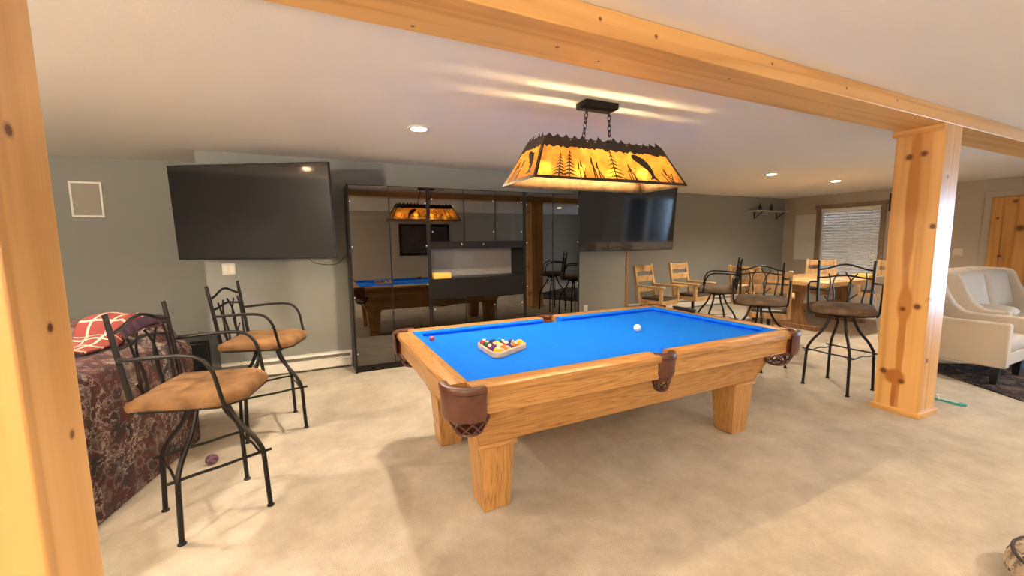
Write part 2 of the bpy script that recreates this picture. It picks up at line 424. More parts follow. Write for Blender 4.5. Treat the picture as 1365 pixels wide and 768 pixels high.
def ball_mat(name, col, stripe):
    m, nt, b = newmat(name); N = nt.nodes; L = nt.links
    tc = N.new('ShaderNodeTexCoord'); sx = N.new('ShaderNodeSeparateXYZ'); L.new(tc.outputs['Object'], sx.inputs[0])
    white = (.80,.76,.66)
    def disc(axis, lim):
        v = N.new('ShaderNodeVectorMath'); v.operation = 'DOT_PRODUCT'; v.inputs[1].default_value = axis
        L.new(tc.outputs['Object'], v.inputs[0])
        ab = N.new('ShaderNodeMath'); ab.operation = 'ABSOLUTE'; L.new(v.outputs['Value'], ab.inputs[0])
        g = N.new('ShaderNodeMath'); g.operation = 'GREATER_THAN'; g.inputs[1].default_value = lim; L.new(ab.outputs[0], g.inputs[0]); return g
    d1 = disc((.32,-.6,.73), .0262)
    if stripe:
        g2 = disc((.75,.2,.62), .0155)
        ad = N.new('ShaderNodeMath'); ad.operation = 'MAXIMUM'; L.new(d1.outputs[0], ad.inputs[0]); L.new(g2.outputs[0], ad.inputs[1]); fac = ad
    else: fac = d1
    mx = N.new('ShaderNodeMix'); mx.data_type = 'RGBA'; mx.inputs['A'].default_value = (*col,1); mx.inputs['B'].default_value = (*white,1)
    L.new(fac.outputs[0], mx.inputs['Factor']); L.new(mx.outputs['Result'], b.inputs['Base Color'])
    b.inputs['Roughness'].default_value = .12
    return m
M['glass'] = smoked_glass(); M['pane'] = clear_glass(); M['screen'] = screen_mat(); M['mica'] = mica_mat()
M['tapestry'] = tapestry()
M['rug'] = pattern('rug_pattern', ((.035,.018,.014),(.055,.028,.02),(.022,.016,.018),(.11,.075,.05)), 9, (.22,.16,.11))
M['pouf'] = pattern('pouf_pattern', ((.50,.42,.33),(.09,.06,.055),(.40,.33,.27),(.06,.045,.05)), 16, (.07,.05,.05))
M['plaid'] = plaid_mat()
M['purple'] = pattern('purple_marbled', ((.10,.035,.07),(.16,.07,.13),(.07,.03,.05),(.22,.12,.17)), 60, (.4,.3,.33), .4)

# ------------------------------------------------------------------ camera (pinhole solved from the room's straight lines)
cam = bpy.data.cameras.new('camera'); co = bpy.data.objects.new('camera', cam); COL.objects.link(co)
cam.sensor_fit = 'HORIZONTAL'; cam.sensor_width = 36; cam.lens = 550.59*36/1365; cam.clip_start = .02
yaw, pitch, roll = .4488, -.1119, -.0123
cy, sy, cp, sp, cr, sr = math.cos(yaw), math.sin(yaw), math.cos(pitch), math.sin(pitch), math.cos(roll), math.sin(roll)
fw = Vector((sy*cp, cy*cp, sp)); rt = Vector((cy, -sy, 0)); up = rt.cross(fw)
r2 = cr*rt+sr*up; u2 = -sr*rt+cr*up
co.matrix_world = Matrix(((r2.x,u2.x,-fw.x,0),(r2.y,u2.y,-fw.y,0),(r2.z,u2.z,-fw.z,1.4359),(0,0,0,1)))
scene.camera = co

# ------------------------------------------------------------------ room
CZ = 2.37; XL, XR, YB = -3.6, 10.27, -3.2; BX0, BX1, BY = -.987, 4.506, 5.146; YFL, YFR = 5.95, 6.2
struct('floor', MB().box((XL-.1,YB-.1,-.1), (XR+.1,YFR+.1,0)), carpet, origin=(0,0,0), smooth=0)
struct('ceiling', MB().box((XL-.1,YB-.1,CZ), (XR+.1,YFR+.1,CZ+.1)), M['ceil'], origin=(0,0,CZ), smooth=0)
struct('wall_left', MB().box((XL-.1,YB-.1,0), (XL,YFR+.1,CZ)), M['grey'], smooth=0)
struct('wall_rear_left', MB().box((XL,YFL,0), (BX0,YFR+.1,CZ)), M['grey'], smooth=0)
struct('wall_rear_center', MB().box((BX0,BY,0), (BX1,YFR+.1,CZ)), M['grey'], smooth=0)
struct('wall_rear_right', MB().box((BX1,YFR,0), (XR,YFR+.1,CZ)), M['grey'], smooth=0)
def wall_with_holes(f, u0, u1, holes, d0, d1):
    """vertical wall in (u,z) with rectangular holes (ua,ub,za,zb)"""
    mb = MB(); us = sorted({u0,u1,*[h[0] for h in holes],*[h[1] for h in holes]})
    for a, bb in zip(us, us[1:]):
        hs = [h for h in holes if h[0] <= a+1e-6 and h[1] >= bb-1e-6]
        zs = [0]; 
        for h in hs: zs += [h[2], h[3]]
        zs.append(CZ)
        for z0, z1 in zip(zs[::2], zs[1::2]):
            if z1-z0 > 1e-4: mb.box(*f(a, bb, z0, z1, d0, d1))
    return mb
fx = lambda a,b_,z0,z1,d0,d1: ((d0,a,z0),(d1,b_,z1))
fy = lambda a,b_,z0,z1,d0,d1: ((a,d0,z0),(b_,d1,z1))
W1 = (4.31,5.40,.62,2.07); W2 = (-1.9,.3,.10,2.08)
struct('wall_right', wall_with_holes(fx, YB-.1, YFR, [W2, W1], XR, XR+.14), M['tan'], smooth=0)
struct('wall_front', MB().box((XL,YB-.14,0),(XR,YB,CZ)), M['tan'], smooth=0)

def window(name, W, f, d, thick, sill=True, mull=True, wcas=.085):
    a, b_, z0, z1 = W
    e = thing(name, None, None); e['kind'] = 'structure'
    # f(u,d,z) -> world ; d = inner wall face coordinate, sign so that 'inside' is -thick
    c = MB()
    def bx(u0,u1,za,zb,da,db):
        p, q = f(u0,da,za), f(u1,db,zb)
        c.box(tuple(map(min,p,q)), tuple(map(max,p,q)))
    bx(a-wcas,a,z0-wcas,z1,d,d-thick*.02); bx(b_,b_+wcas,z0-wcas,z1,d,d-thick*.02)
    bx(a-wcas-.03,b_+wcas+.03,z1,z1+wcas,d,d-thick*.028); bx(a-wcas-.03,b_+wcas+.03,z0-.04,z0,d,d-thick*.045)
    c.build('window_casing', M['casing'], e)
    c = MB(); t = thick
    for u0,u1,za,zb in ((a,a+.05,z0,z1),(b_-.05,b_,z0,z1),(a,b_,z0,z0+.05),(a,b_,z1-.05,z1)): bx(u0,u1,za,zb,d+t*.06,d+t*.10)
    if mull:
        m = (a+b_)/2; bx(m-.06,m+.06,z0,z1,d+t*.06,d+t*.10)
    c.build('window_sash', M['white'], e)
    c = MB(); bx(a+.02,b_-.02,z0+.02,z1-.02,d+t*.078,d+t*.082); c.build('window_pane', M['pane'], e)
    return e
window('window_1', W1, lambda u,d,z: (d,u,z), XR, 1, mull=False)
window('window_2', W2, lambda u,d,z: (d,u,z), XR, 1)
tag(MB().box((11.4,2.2,0),(11.8,8.5,2.5)).build('added_backdrop', plain('backdrop_brown', (.05,.037,.024), .9, var=.4, vscale=4, bump=.5, bscale=8)), 'brown backdrop added outside the far window to darken the blind gaps', 'backdrop')  # dark backdrop added outside, keeps bright sky out of the blind gaps

# blind in window_1
bl = thing('window_blind', 'white horizontal slat blind lowered over the far window', 'blind', (XR+.02, (W1[0]+W1[1])/2, W1[2]))
hw = (W1[1]-W1[0])/2-.01; hh = W1[3]-W1[2]
MB().box((-.03,-hw,hh-.07),(.03,hw,hh-.005)).build('head_rail', M['blind'], bl, bevel=.005)
sl = MB(); n = 24
for i in range(n):
    z = .05+(hh-.13)*i/(n-1)
    Mx = Matrix.Translation((0,0,z)) @ Matrix.Rotation(math.radians(-66),4,'Y')
    sl.box((-.025,-hw+.01,-.0015),(.025,hw-.01,.0015), Mx)
sl.build('slats', M['blind'], bl, smooth=0)
for y in (-hw*.78, 0, hw*.78):
    MB().box((-.033,y-.009,.02),(-.031,y+.009,hh-.06)).build('ladder_tape', M['blind'], bl, smooth=0)
MB().box((-.025,-hw+.01,.005),(.025,hw-.01,.025)).build('bottom_rail', M['blind'], bl, bevel=.003)

# door_1 (knotty pine) on the right wall
DY0, DY1, DZ = 1.87, 2.80, 2.06
d = thing('door_1', None, None, (XR,0,0)); d['kind'] = 'structure'
kd = [(-.05,2.55,1.98,.045),(-.05,2.47,1.55,.075),(-.05,2.32,1.25,.04),(-.05,2.72,1.72,.03),(-.05,2.16,1.86,.05),(-.05,2.05,1.4,.05),(-.05,2.66,1.1,.04)]
pdoor = wood('door_pine', ((.40,.17,.035),(.56,.27,.07),(.63,.33,.095)), 'z', ring=5, stretch=.03, dist=1.4, rough=.35, fine=.25, knots=kd)
c = MB()
for y0,y1,z0,z1,t in ((DY0,DY0+.13,0,DZ,.055),(DY1-.13,DY1,0,DZ,.055),(DY0+.13,DY1-.13,DZ-.14,DZ,.055),(DY0+.13,DY1-.13,.78,.93,.055),(DY0+.13,DY1-.13,0,.22,.055)):
    c.box((-t,y0,z0),(-.004,y1,z1))
c.build('door_rail', pdoor, d, bevel=.004)
MB().box((-.04,DY0+.12,.2),(-.006,DY1-.12,.8)).box((-.04,DY0+.12,.92),(-.006,DY1-.12,DZ-.12)).build('door_panel', pdoor, d)
c = MB(); c.box((-.03,DY0-.1,0),(-.002,DY0-.005,DZ+.01)).box((-.03,DY1+.005,0),(-.002,DY1+.1,DZ+.01)).box((-.03,DY0-.1,DZ+.01),(-.002,DY1+.1,DZ+.11))
c.build('door_casing', M['tan'], d, bevel=.004)
c = MB(); c.lathe([(.012,0),(.012,.05),(.03,.055),(.03,.085),(.01,.09)], seg=14, M=Matrix.Translation((-.055,DY0+.08,1.0)) @ Matrix.Rotation(-PI/2,4,'Y'))
c.build('door_knob', M['bronze'], d)

# trims: corner strip of the bump, baseboard heaters
struct('trim_1', MB().box((BX1-.004,BY-.014,0),(BX1+.035,BY+.03,CZ)), plain('stained_strip', (.36,.17,.055), .5), bevel=.003)
def heater(name, label, x0, x1, y):
    t = thing(name, label, 'heater', ((x0+x1)/2, y, 0)); h = (x1-x0)/2
    prof = [(0,.02),(-.055,.02),(-.062,.03),(-.062,.125),(-.055,.13),(-.05,.13),(-.05,.05),(0,.05)]
    MB().prism([(-.055,.022),(-.066,.03),(-.066,.128),(-.06,.134),(-.055,.128)], lambda u,v,dd: (dd,u,v), -h, h).build('front_panel', M['white'], t)
    MB().prism([(0,.0),(0,.195),(-.05,.19),(-.064,.172),(-.058,.168),(-.044,.18),(-.006,.183),(-.006,0)], lambda u,v,dd: (dd,u,v), -h, h).build('back_cover', M['white'], t)
    fb = MB().box((-h+.01,-.05,.06),(h-.01,-.01,.12)); fb.build('heating_fin', plain('fin_metal', (.1,.1,.1), .5, metal=.5), t)
    for s in (-1,1): MB().box((s*h-.012*(s>0),-.066,.0),(s*h+.012*(s<0),0,.192)).build('end_cap', M['white'], t, bevel=.003)
    return t
heater('baseboard_heater', 'white metal baseboard heater left of the black glass cabinets', -.97, .355, BY-.001)
heater('baseboard_heater', 'white baseboard heater along the rear wall behind the wooden swivel chairs', 4.62, 10.1, YFR-.001)

# posts and beam of knotty pine
PX0, PX1, PY0, PY1, BZ = 4.245, 4.515, 1.435, 1.725, 2.262
pk = [(-.135,.054,2.051,.035),(-.135,-.033,2.063,.033),(-.135,-.122,1.511,.03),(-.135,-.078,.89,.035),(-.135,.008,.862,.027),(-.135,.095,.33,.036),(-.135,-.025,.27,.032),
      (-.036,-.145,1.879,.025),(-.111,-.145,.956,.034),(-.07,-.145,.464,.03),(-.048,-.145,1.459,.022)]
stk = [((-.135,.012,1.75),(.3,.042,.72),(.50,.215,.05),.30), ((-.135,-.002,.90),(.3,.05,.16),(.50,.215,.05),.30), ((-.135,.0,.62),(.3,.026,.60),(.50,.215,.05),.30), ((-.135,.02,.30),(.3,.075,.07),(.42,.15,.03),.30), ((-.135,.02,.16),(.3,.016,.20),(.42,.15,.03),.30)]
pine_post = pine('pine_post', 'z', knots=pk, streaks=stk)
t = thing('wood_post', 'knotty pine square post between the right bar stool and the cream seats', 'post', ((PX0+PX1)/2,(PY0+PY1)/2,0))
a, c_ = (PX1-PX0)/2, (PY1-PY0)/2
MB().box((-a,-c_,0),(a,c_,BZ)).build('shaft', pine_post, t, bevel=.003)
MB().box((-a-.02,-c_-.02,0),(a+.02,c_+.02,.045)).build('plinth', pine('pine_plinth','y'), t, bevel=.004)
MB().box((-a-.02,-c_+.004,BZ-.045),(a-.004,c_+.02,BZ-.001)).build('collar', pine('pine_collar','y'), t, bevel=.004)
LX1 = -.475; LY0 = 1.01; LY1 = 1.2
lk = [(.135,.03,1.63,.025),(.135,.075,1.245,.018),(.135,-.02,1.10,.018),(.0,-.125,1.5,.03),(-.03,-.125,.9,.03)]
lk = [(.095,-.026,1.645,.019),(.095,.017,1.278,.016),(.095,.042,1.046,.015),(.03,-.095,.7,.02)]
ls = [((.095,-.05,2.0),(.3,.025,.5),(.62,.32,.11),.3)]
t = thing('wood_post', 'knotty pine square post closest to the camera, cut off by the picture edge', 'post', (LX1-.095,(LY0+LY1)/2,0))
MB().box((-.095,-.095,0),(.095,.095,CZ)).build('shaft', pine('pine_near_post', 'z', knots=lk, streaks=ls), t, bevel=.004)
MB().box((-.112,-.112,0),(.112,.112,.045)).build('plinth', pine('pine_near_plinth','x'), t, bevel=.004)
bk = [(x+.0, y, z, r) for x, y, z, r in ((-.9,-.145,.06,.012),(-.6,-.145,.05,.014),(.2,-.145,.07,.011),(.9,-.145,.05,.012),(1.5,-.145,.06,.012),(-1.0,.02,0,.014),(-.75,.06,0,.010),(.0,-.05,0,.011),(.4,.08,0,.012),(1.0,.0,0,.010),(1.3,.09,0,.011),(-1.6,.1,0,.012))]
beam = MB().box((-2.6,PY0,BZ),(XR-.002,PY1,CZ-.002)).build('ceiling_beam', pine('pine_beam', 'x', knots=bk), origin=(2.0,(PY0+PY1)/2,BZ), bevel=.004)
tag(beam, 'long knotty pine beam boxed across the white ceiling', 'beam')

# recessed ceiling lights
def downlight(x, y, label, k=1):
    t = thing('recessed_light', label, 'ceiling light', (x,y,CZ), 0, 'recessed ceiling lights')
    MB().lathe([(.062,-.001),(.062,-.012),(.088,-.010),(.092,-.004),(.092,-.001)], seg=28).build('trim_ring', M['white'], t)
    MB().lathe([(0,-.006),(.062,-.006)], seg=24).build('lens', M['bulbs'], t)
    li = bpy.data.lights.new('recessed_bulb', 'SPOT'); li.energy = DL*k; li.color = (1,.83,.64); li.spot_size = math.radians(150); li.spot_blend = .6; li.shadow_soft_size = .06
    o = bpy.data.objects.new('recessed_bulb', li); COL.objects.link(o); o.parent = t; o.location = (0,0,-.03)
DL = 57
for x, y, lb, *kk in ((.85,3.49,'round recessed ceiling light above the left side of the cabinets'),
                 (6.10,3.9,'round recessed ceiling light nearest the pool table of the far right pair'),
                 (7.86,3.95,'round recessed ceiling light above the wooden games table'),
                 (3.3,-.9,'recessed ceiling light behind the camera, in front of the patterned pouf'),
                 (.6,-1.6,'recessed ceiling light behind the camera, nearest the left added fill lamp', .9),
                 (-2.0,3.3,'recessed ceiling light over the floral covered sofa', 1.3),
                 (-2.0,.6,'recessed ceiling light left of the near pine post', 1.3),
                 (6.4,-.6,'recessed ceiling light before the glass doors')):
    downlight(x, y, lb, *kk)

# ------------------------------------------------------------------ pool table
TX, TY = 1.797, 2.393
TL, TW = 1.284, .718      # half length / half width of the rails
pt = thing('pool_table', 'oak pool table with bright blue felt and leather net pockets', 'pool table', (TX,TY,0))
RW = .112; CW = .052; ZT = .788; ZB = .755; ZM = .742; ZA = .642
ix, iy = TL-RW, TW-RW     # inner edge of wood
# bed with pocket mouths cut away
cutc, cuts = .115, .075
bed = [(-ix+cutc,-iy),(-cuts,-iy),(-cuts*.6,-iy+.035),(cuts*.6,-iy+.035),(cuts,-iy),(ix-cutc,-iy),(ix-.04,-iy+.04),(ix,-iy+cutc),(ix,iy-cutc),(ix-.04,iy-.04),(ix-cutc,iy),
       (cuts,iy),(cuts*.6,iy-.035),(-cuts*.6,iy-.035),(-cuts,iy),(-ix+cutc,iy),(-ix+.04,iy-.04),(-ix,iy-cutc),(-ix,-iy+cutc),(-ix+.04,-iy+.04)]
MB().prism(bed, lambda u,v,dd: (u,v,dd), ZB-.03, ZB).build('playing_surface', M['felt'], pt, smooth=0)
# rails : six oak rails, six cushions
def rail_prof():   # (outward distance from inner wood edge, z)
    return [(0,ZM-.02),(0,ZT-.003),(.006,ZT),(RW-.014,ZT),(RW-.004,ZT-.006),(RW,ZT-.018),(RW-.001,ZT-.03),(RW-.007,ZM+.004),(RW-.012,ZM),(RW-.03,ZM),(RW-.03,ZM-.02)]
def cush_prof():
    return [(0,ZT-.002),(-.022,ZT+.001),(-CW,ZT-.008),(-CW-.002,ZT-.014),(-CW+.012,ZB+.002),(0,ZB+.002)]
def apron_prof():
    return [(RW-.024,ZM),(RW-.020,ZM-.004),(RW-.023,ZA+.004),(RW-.029,ZA),(RW-.05,ZA),(RW-.05,ZM)]
EC, ES = .098, .058       # rail ends stop short of the pocket centres
def side(f, u0, u1, m):
    MB().prism(rail_prof(), f, u0, u1).build('rail', m, pt)
    a_ = .05
    # cushion with angled ends: loft two end outlines
    cpf = cush_prof(); mb = MB(); n_ = len(cpf)
    s0 = .012 if u0 < u1 else -.012
    vs = []
    for uu, sg in ((u0, 1), (u1, -1)):
        for p, z in cpf: vs.append(f(p, z, uu+sg*(-p)*.75+sg*.004))
    fs = [list(range(n_))[::-1], list(range(n_,2*n_))]+[[i,(i+1)%n_,n_+(i+1)%n_,n_+i] for i in range(n_)]
    mb.add(vs, fs).build('cushion', M['felt'], pt, smooth=30)
    MB().prism(apron_prof(), f, u0-.0, u1+.0).build('apron', m, pt)
fr = lambda p,z,u: (u,-iy-p,z); bkf = lambda p,z,u: (u,iy+p,z); lf = lambda p,z,u: (-ix-p,u,z); rg = lambda p,z,u: (ix+p,u,z)
for f in (fr, bkf):
    side(f, -TL+EC, -ES, oak['x']); side(f, ES, TL-EC, oak['x'])
for f in (lf, rg): side(f, -TW+EC, TW-EC, oak['y'])
# body
bt, bb_ = (.115,.125), (.20,.215)
MB().frustum((-TL+bb_[0],-TW+bb_[1]),(TL-bb_[0],TW-bb_[1]),(-TL+bt[0],-TW+bt[1]),(TL-bt[0],TW-bt[1]),.398,ZA+.05).build('body', oak['x'], pt, bevel=.004)
for sx in (-1,1):
    for sy_ in (-1,1):
        MB().bar((sx*(TL-bt[0]+.004),sy_*(TW-bt[1]-.01),ZA),(sx*(TL-bb_[0]+.004),sy_*(TW-bb_[1]-.01),.405),.028,.02).build('corner_trim', oak['z'], pt, bevel=.003)
# legs
for sx in (-1,1):
    for sy_ in (-1,1):
        cx, cy_ = sx*(TL-.303), sy_*(TW-.315)
        MB().frustum((cx-.077,cy_-.077),(cx+.077,cy_+.077),(cx-.098,cy_-.098),(cx+.098,cy_+.098),.012,.372).frustum((cx-.07,cy_-.07),(cx+.07,cy_+.07),(cx-.077,cy_-.077),(cx+.077,cy_+.077),0,.012).build('leg', oak['z'], pt, bevel=.003)
        MB().box((cx-.112,cy_-.112,.372),(cx+.112,cy_+.112,.400)).build('leg_cap', oak['x'], pt, bevel=.008)
# pockets
def net(mb, cx, cy_, r0, z0, r1, z1, a0, a1, n, rad):
    full = a1-a0 > 6.2
    for k in range(n+(0 if full else 1)):
        for sg in (1,-1):
            pts = []
            for i in range(7):
                t_ = i/6; a_ = a0+(a1-a0)*k/n+sg*t_*(a1-a0)/n*1.5; r_ = r0+(r1-r0)*t_**1.6
                pts.append((cx+r_*math.cos(a_), cy_+r_*math.sin(a_), z0+(z1-z0)*t_))
            mb.tube(pts, rad, 5)
def pocket(cx, cy_, R, a0, a1, flap):
    # leather roll over the iron
    k = 14; arc = [(cx+R*math.cos(a0+(a1-a0)*i/k), cy_+R*math.sin(a0+(a1-a0)*i/k)) for i in range(k+1)]
    p = MB()
    prof = [(-.030,ZT-.01),(-.024,ZT+.003),(-.008,ZT+.008),(.010,ZT+.006),(.016,ZT-.004),(.016,ZT-.022),(.008,ZT-.03),(-.026,ZT-.03)]
    p.lathe([(R+u,z) for u, z in prof]+[(R+prof[0][0],prof[0][1])], (cx,cy_,0), k, a0=a0, a1=a1)
    pk_ = p.build('pocket', M['leather'], pt)
    fl = MB(); lo, hi = ZT-.028, ZT-flap
    ring = [(R+.011,lo),(R+.009,hi+.03),(R+.002,hi),(R-.005,hi),(R+.0,hi+.03),(R-.001,lo),(R+.011,lo)]
    fl.lathe(ring, (cx,cy_,0), k, a0=a0, a1=a1); fl.build('shield', M['leather'], pk_)
    li_ = MB().lathe([(R*.80,ZB-.002),(R*.84,ZB-.06),(R*.80,ZB-.13)], (cx,cy_,0), 20); li_.build('liner', M['red'], pk_, solid=.004)
    nb_ = MB(); net(nb_, cx, cy_, R*.86, ZT-flap+.012, R*.52, ZT-flap-.085, 0, 2*PI, 9, .0048)
    for zz, rr in ((ZT-flap+.012,R*.88),(ZT-flap-.085,R*.53)):
        nb_.tube([(cx+rr*math.cos(2*PI*i/18), cy_+rr*math.sin(2*PI*i/18), zz) for i in range(18)], .006, 6, closed=True)
    nb_.lathe([(0,ZT-flap-.105),(R*.35,ZT-flap-.1),(R*.54,ZT-flap-.085)], (cx,cy_,0), 14)
    nb_.build('net', M['leather'], pk_)
    return pk_
dg = math.radians; PC = .112
for sx in (-1,1):
    for sy_ in (-1,1):
        mid = math.atan2(sy_, sx)
        pocket(sx*(TL-PC), sy_*(TW-PC), .122, mid-dg(64), mid+dg(64), .155)
for sy_ in (-1,1): pocket(0, sy_*(TW-.060), .066, sy_*PI/2-dg(80), sy_*PI/2+dg(80), .135)

# balls, rack, chalk, brush
BR = .0286
sph = bpy.data.meshes.new('billiard_ball')
_m = MB().sphere((0,0,0), BR, 24, 14); sph.from_pydata([tuple(p) for p in _m.v], [], _m.f)
bmx = bmesh.new(); bmx.from_mesh(sph); bmesh.ops.remove_doubles(bmx, verts=bmx.verts, dist=1e-6); bmesh.ops.recalc_face_normals(bmx, faces=bmx.faces); bmx.to_mesh(sph); bmx.free()
for p in sph.polygons: p.use_smooth = True
def ball(x, y, mat, label, rot=(0,0,0), group=None):
    me = sph.copy(); me.materials.append(mat); o = bpy.data.objects.new('billiard_ball', me); COL.objects.link(o)
    o.location = (x, y, ZB+BR+.0003); o.rotation_euler = rot
    return tag(o, label, 'billiard ball', group)
ball(2.155, 2.325, plain('cue_ball_white', (.84,.82,.74), .12), 'plain white cue ball alone on the blue felt')
BC = dict(yellow=(.80,.50,.03), blue=(.02,.05,.30), red=(.55,.035,.03), purple=(.09,.03,.16), orange=(.75,.20,.03), green=(.02,.14,.07), maroon=(.22,.02,.03), black=(.012,.012,.014))
RXc, RYc, RA = 1.035, 2.325, math.radians(-1)
# rows from the apex (towards +x): (name, stripe)
rows = [[('yellow',0)], [('blue',1),('orange',0)], [('black',0),('red',1),('green',1)], [('maroon',1),('yellow',1),('black',1),('orange',1)],
        [('red',0),('green',0),('maroon',0),('purple',0),('yellow',1)]]
rows = [[('yellow',0)], [('orange',0),('blue',1)], [('purple',1),('red',1),('green',1)], [('orange',1),('maroon',1),('yellow',1),('blue',0)],
        [('yellow',2),('purple',0),('maroon',0),('green',0),('red',0)]]
ordn = ['first', 'second', 'third', 'fourth', 'fifth']
apex = BR*2*math.sqrt(3)*4/3*1.0
for i, row in enumerate(rows):
    for j, (cn, st) in enumerate(row):
        lx = apex*1.0-i*BR*math.sqrt(3)*1.002; ly = (j-i/2)*2*BR*1.002
        x = RXc+lx*math.cos(RA)-ly*math.sin(RA); y = RYc+lx*math.sin(RA)+ly*math.cos(RA)
        rr = random.Random(i*7+j)
        where = 'at the right tip of the wooden rack' if i == 0 else ('in the left end row, %s from near corner' % ordn[j] if i == 4 else '%s in rack row %s from right tip' % (('nearest' if j == 0 else 'farthest' if j == len(row)-1 else ('second' if j==1 and len(row)==4 else 'third' if len(row)==4 else 'middle')), ordn[i]))
        kind = ('cream and %s striped' if st else 'solid %s') % cn
        ball(x, y, ball_mat('ball_%s_%d' % (cn, st), BC[cn], st), '%s billiard ball %s' % (kind, where), (rr.uniform(-.5,.9), rr.uniform(-.6,.6), rr.uniform(-1,1)), 'billiard balls in the rack')
rk = MB()
def tri(Rc, n_=6, rr=.0):
    pts = []
    for k in range(3):
        A = RA+k*2*PI/3; cx, cy_ = RXc+(Rc-2*rr)*math.cos(A), RYc+(Rc-2*rr)*math.sin(A)
        for i in range(n_+1):
            t_ = A-PI/3+2*PI/3*i/n_; pts.append((cx+rr*math.cos(t_), cy_+rr*math.sin(t_)))
    return pts
ri = apex+2*BR*1.0+.003; rin = tri(ri+.003, rr=BR+.003); ro = tri(ri+.003+.024, rr=BR+.016)
n_ = len(rin); vs = []; H0, H1 = ZB+.0005, ZB+.034
for z in (H0, H1):
    for p in ro: vs.append((*p, z))
    for p in rin: vs.append((*p, z))
fs = []
for i in range(n_):
    j = (i+1) % n_; o_, q_ = 0, 2*n_
    fs += [[i,j,q_+j,q_+i],[n_+j,n_+i,q_+n_+i,q_+n_+j],[q_+i,q_+j,q_+n_+j,q_+n_+i],[j,i,n_+i,n_+j]]
tag(rk.add(vs, fs).build('ball_rack', M['rackwood'], bevel=.003), 'pale wooden triangle rack around the balls on blue felt', 'rack')
t = thing('chalk_cube', 'small pink topped chalk cube on the blue felt near the far left pocket', 'chalk', (.722,2.80,ZB), .5)
MB().box((-.013,-.013,0),(.013,.013,.021)).build('wrapper', M['chalkblue'], t, bevel=.001)
MB().lathe([(.0,.021),(.008,.0215),(.0165,.027),(.0165,.021)], seg=4, a0=PI/4, a1=PI/4+2*PI).build('chalk_top', M['chalk'], t)
t = thing('table_brush', 'dark flat brush lying on the far end rail of the pool table', 'brush', (3.035,2.68,ZT), PI/2-.1)
MB().box((-.13,-.022,.012),(.13,.022,.03)).build('handle', M['blackpl'], t, bevel=.006)
MB().box((-.12,-.016,0),(.12,.016,.012)).build('bristles', M['blackpl'], t)
t.location.z = ZT+.0005

# ------------------------------------------------------------------ pendant lamp
LX, LY = 1.782, 2.352
pl = thing('pendant_lamp', 'long billiard pendant lamp with amber mica panels and black forest cutouts', 'pendant lamp', (LX,LY,0), math.radians(-1.5))
ZR, ZP = 1.803, 2.072; rx, ry, tx, ty = .596, .232, .465, .110
corn = lambda x, y, z: Vector((x, y, z))
B = [(-rx,-ry),(rx,-ry),(rx,ry),(-rx,ry)]; T = [(-tx,-ty),(tx,-ty),(tx,ty),(-tx,ty)]
def panel_map(k):
    b0, b1, t0, t1 = B[k], B[(k+1)%4], T[k], T[(k+1)%4]
    P = [Vector((*b0,ZR)), Vector((*b1,ZR)), Vector((*t1,ZP)), Vector((*t0,ZP))]
    nrm = (P[1]-P[0]).cross(P[3]-P[0]).normalized()
    if nrm.z < 0: nrm = -nrm
    def f(u, v, dd):
        return P[0].lerp(P[1], u).lerp(P[3].lerp(P[2], u), v)+nrm*dd
    return f
sil = plain('shade_silhouette', (.030,.022,.018), .55, metal=.3)
def tree(u, h, w, asp):
    pts = [(u-.004,0),(u-.004,.04*h)]; n_ = 8; L_ = []; R_ = []
    for i in range(n_):
        z0 = .10*h+.86*h*i/n_; wd = w*(1-i/n_)*.5+.003
        L_ += [(u-wd, z0-.02*h), (u-wd*.35, z0+.055*h)]; R_ += [(u+wd, z0-.02*h), (u+wd*.35, z0+.055*h)]
    return [(u-.005,-.01)]+L_+[(u,h)]+R_[::-1]+[(u+.005,-.01)]
def reed(u, v0, u1, v1, head=True, wd=.003):
    out = [[(u-wd,v0),(u+wd,v0),(u1+wd*.5,v1),(u1-wd*.5,v1)]]
    if head:
        out.append([(u1-wd*1.6,v1-.12),(u1+wd*1.6,v1-.12),(u1+wd*1.6,v1),(u1,v1+.05),(u1-wd*1.6,v1)])
    return out
FISH = [(0,.86),(.10,.93),(.16,.90),(.30,.88),(.46,.80),(.58,.74),(.70,.78),(.78,.70),(.80,.60),(.90,.50),(.98,.30),(.92,.14),(1.0,.02),(.78,.04),(.60,.0),(.70,.10),(.80,.18),(.52,.26),(.60,.30),(.78,.30),(.76,.44),(.66,.54),(.54,.56),(.42,.52),(.44,.62),(.30,.68),(.18,.74),(.08,.78),(.12,.83)]
def mountains(n_, seed, base, amp):
    r_ = random.Random(seed); top = []; 
    for i in range(n_+1):
        u = i/n_
        top.append((u, base+amp*(r_.uniform(.55,1) if i % 2 else r_.uniform(.0,.35))))
    bot = []
    m = n_*2
    for i in range(m+1):
        u = 1-i/m; bot.append((u, base-.12-.07*r_.random()))
    return top+bot
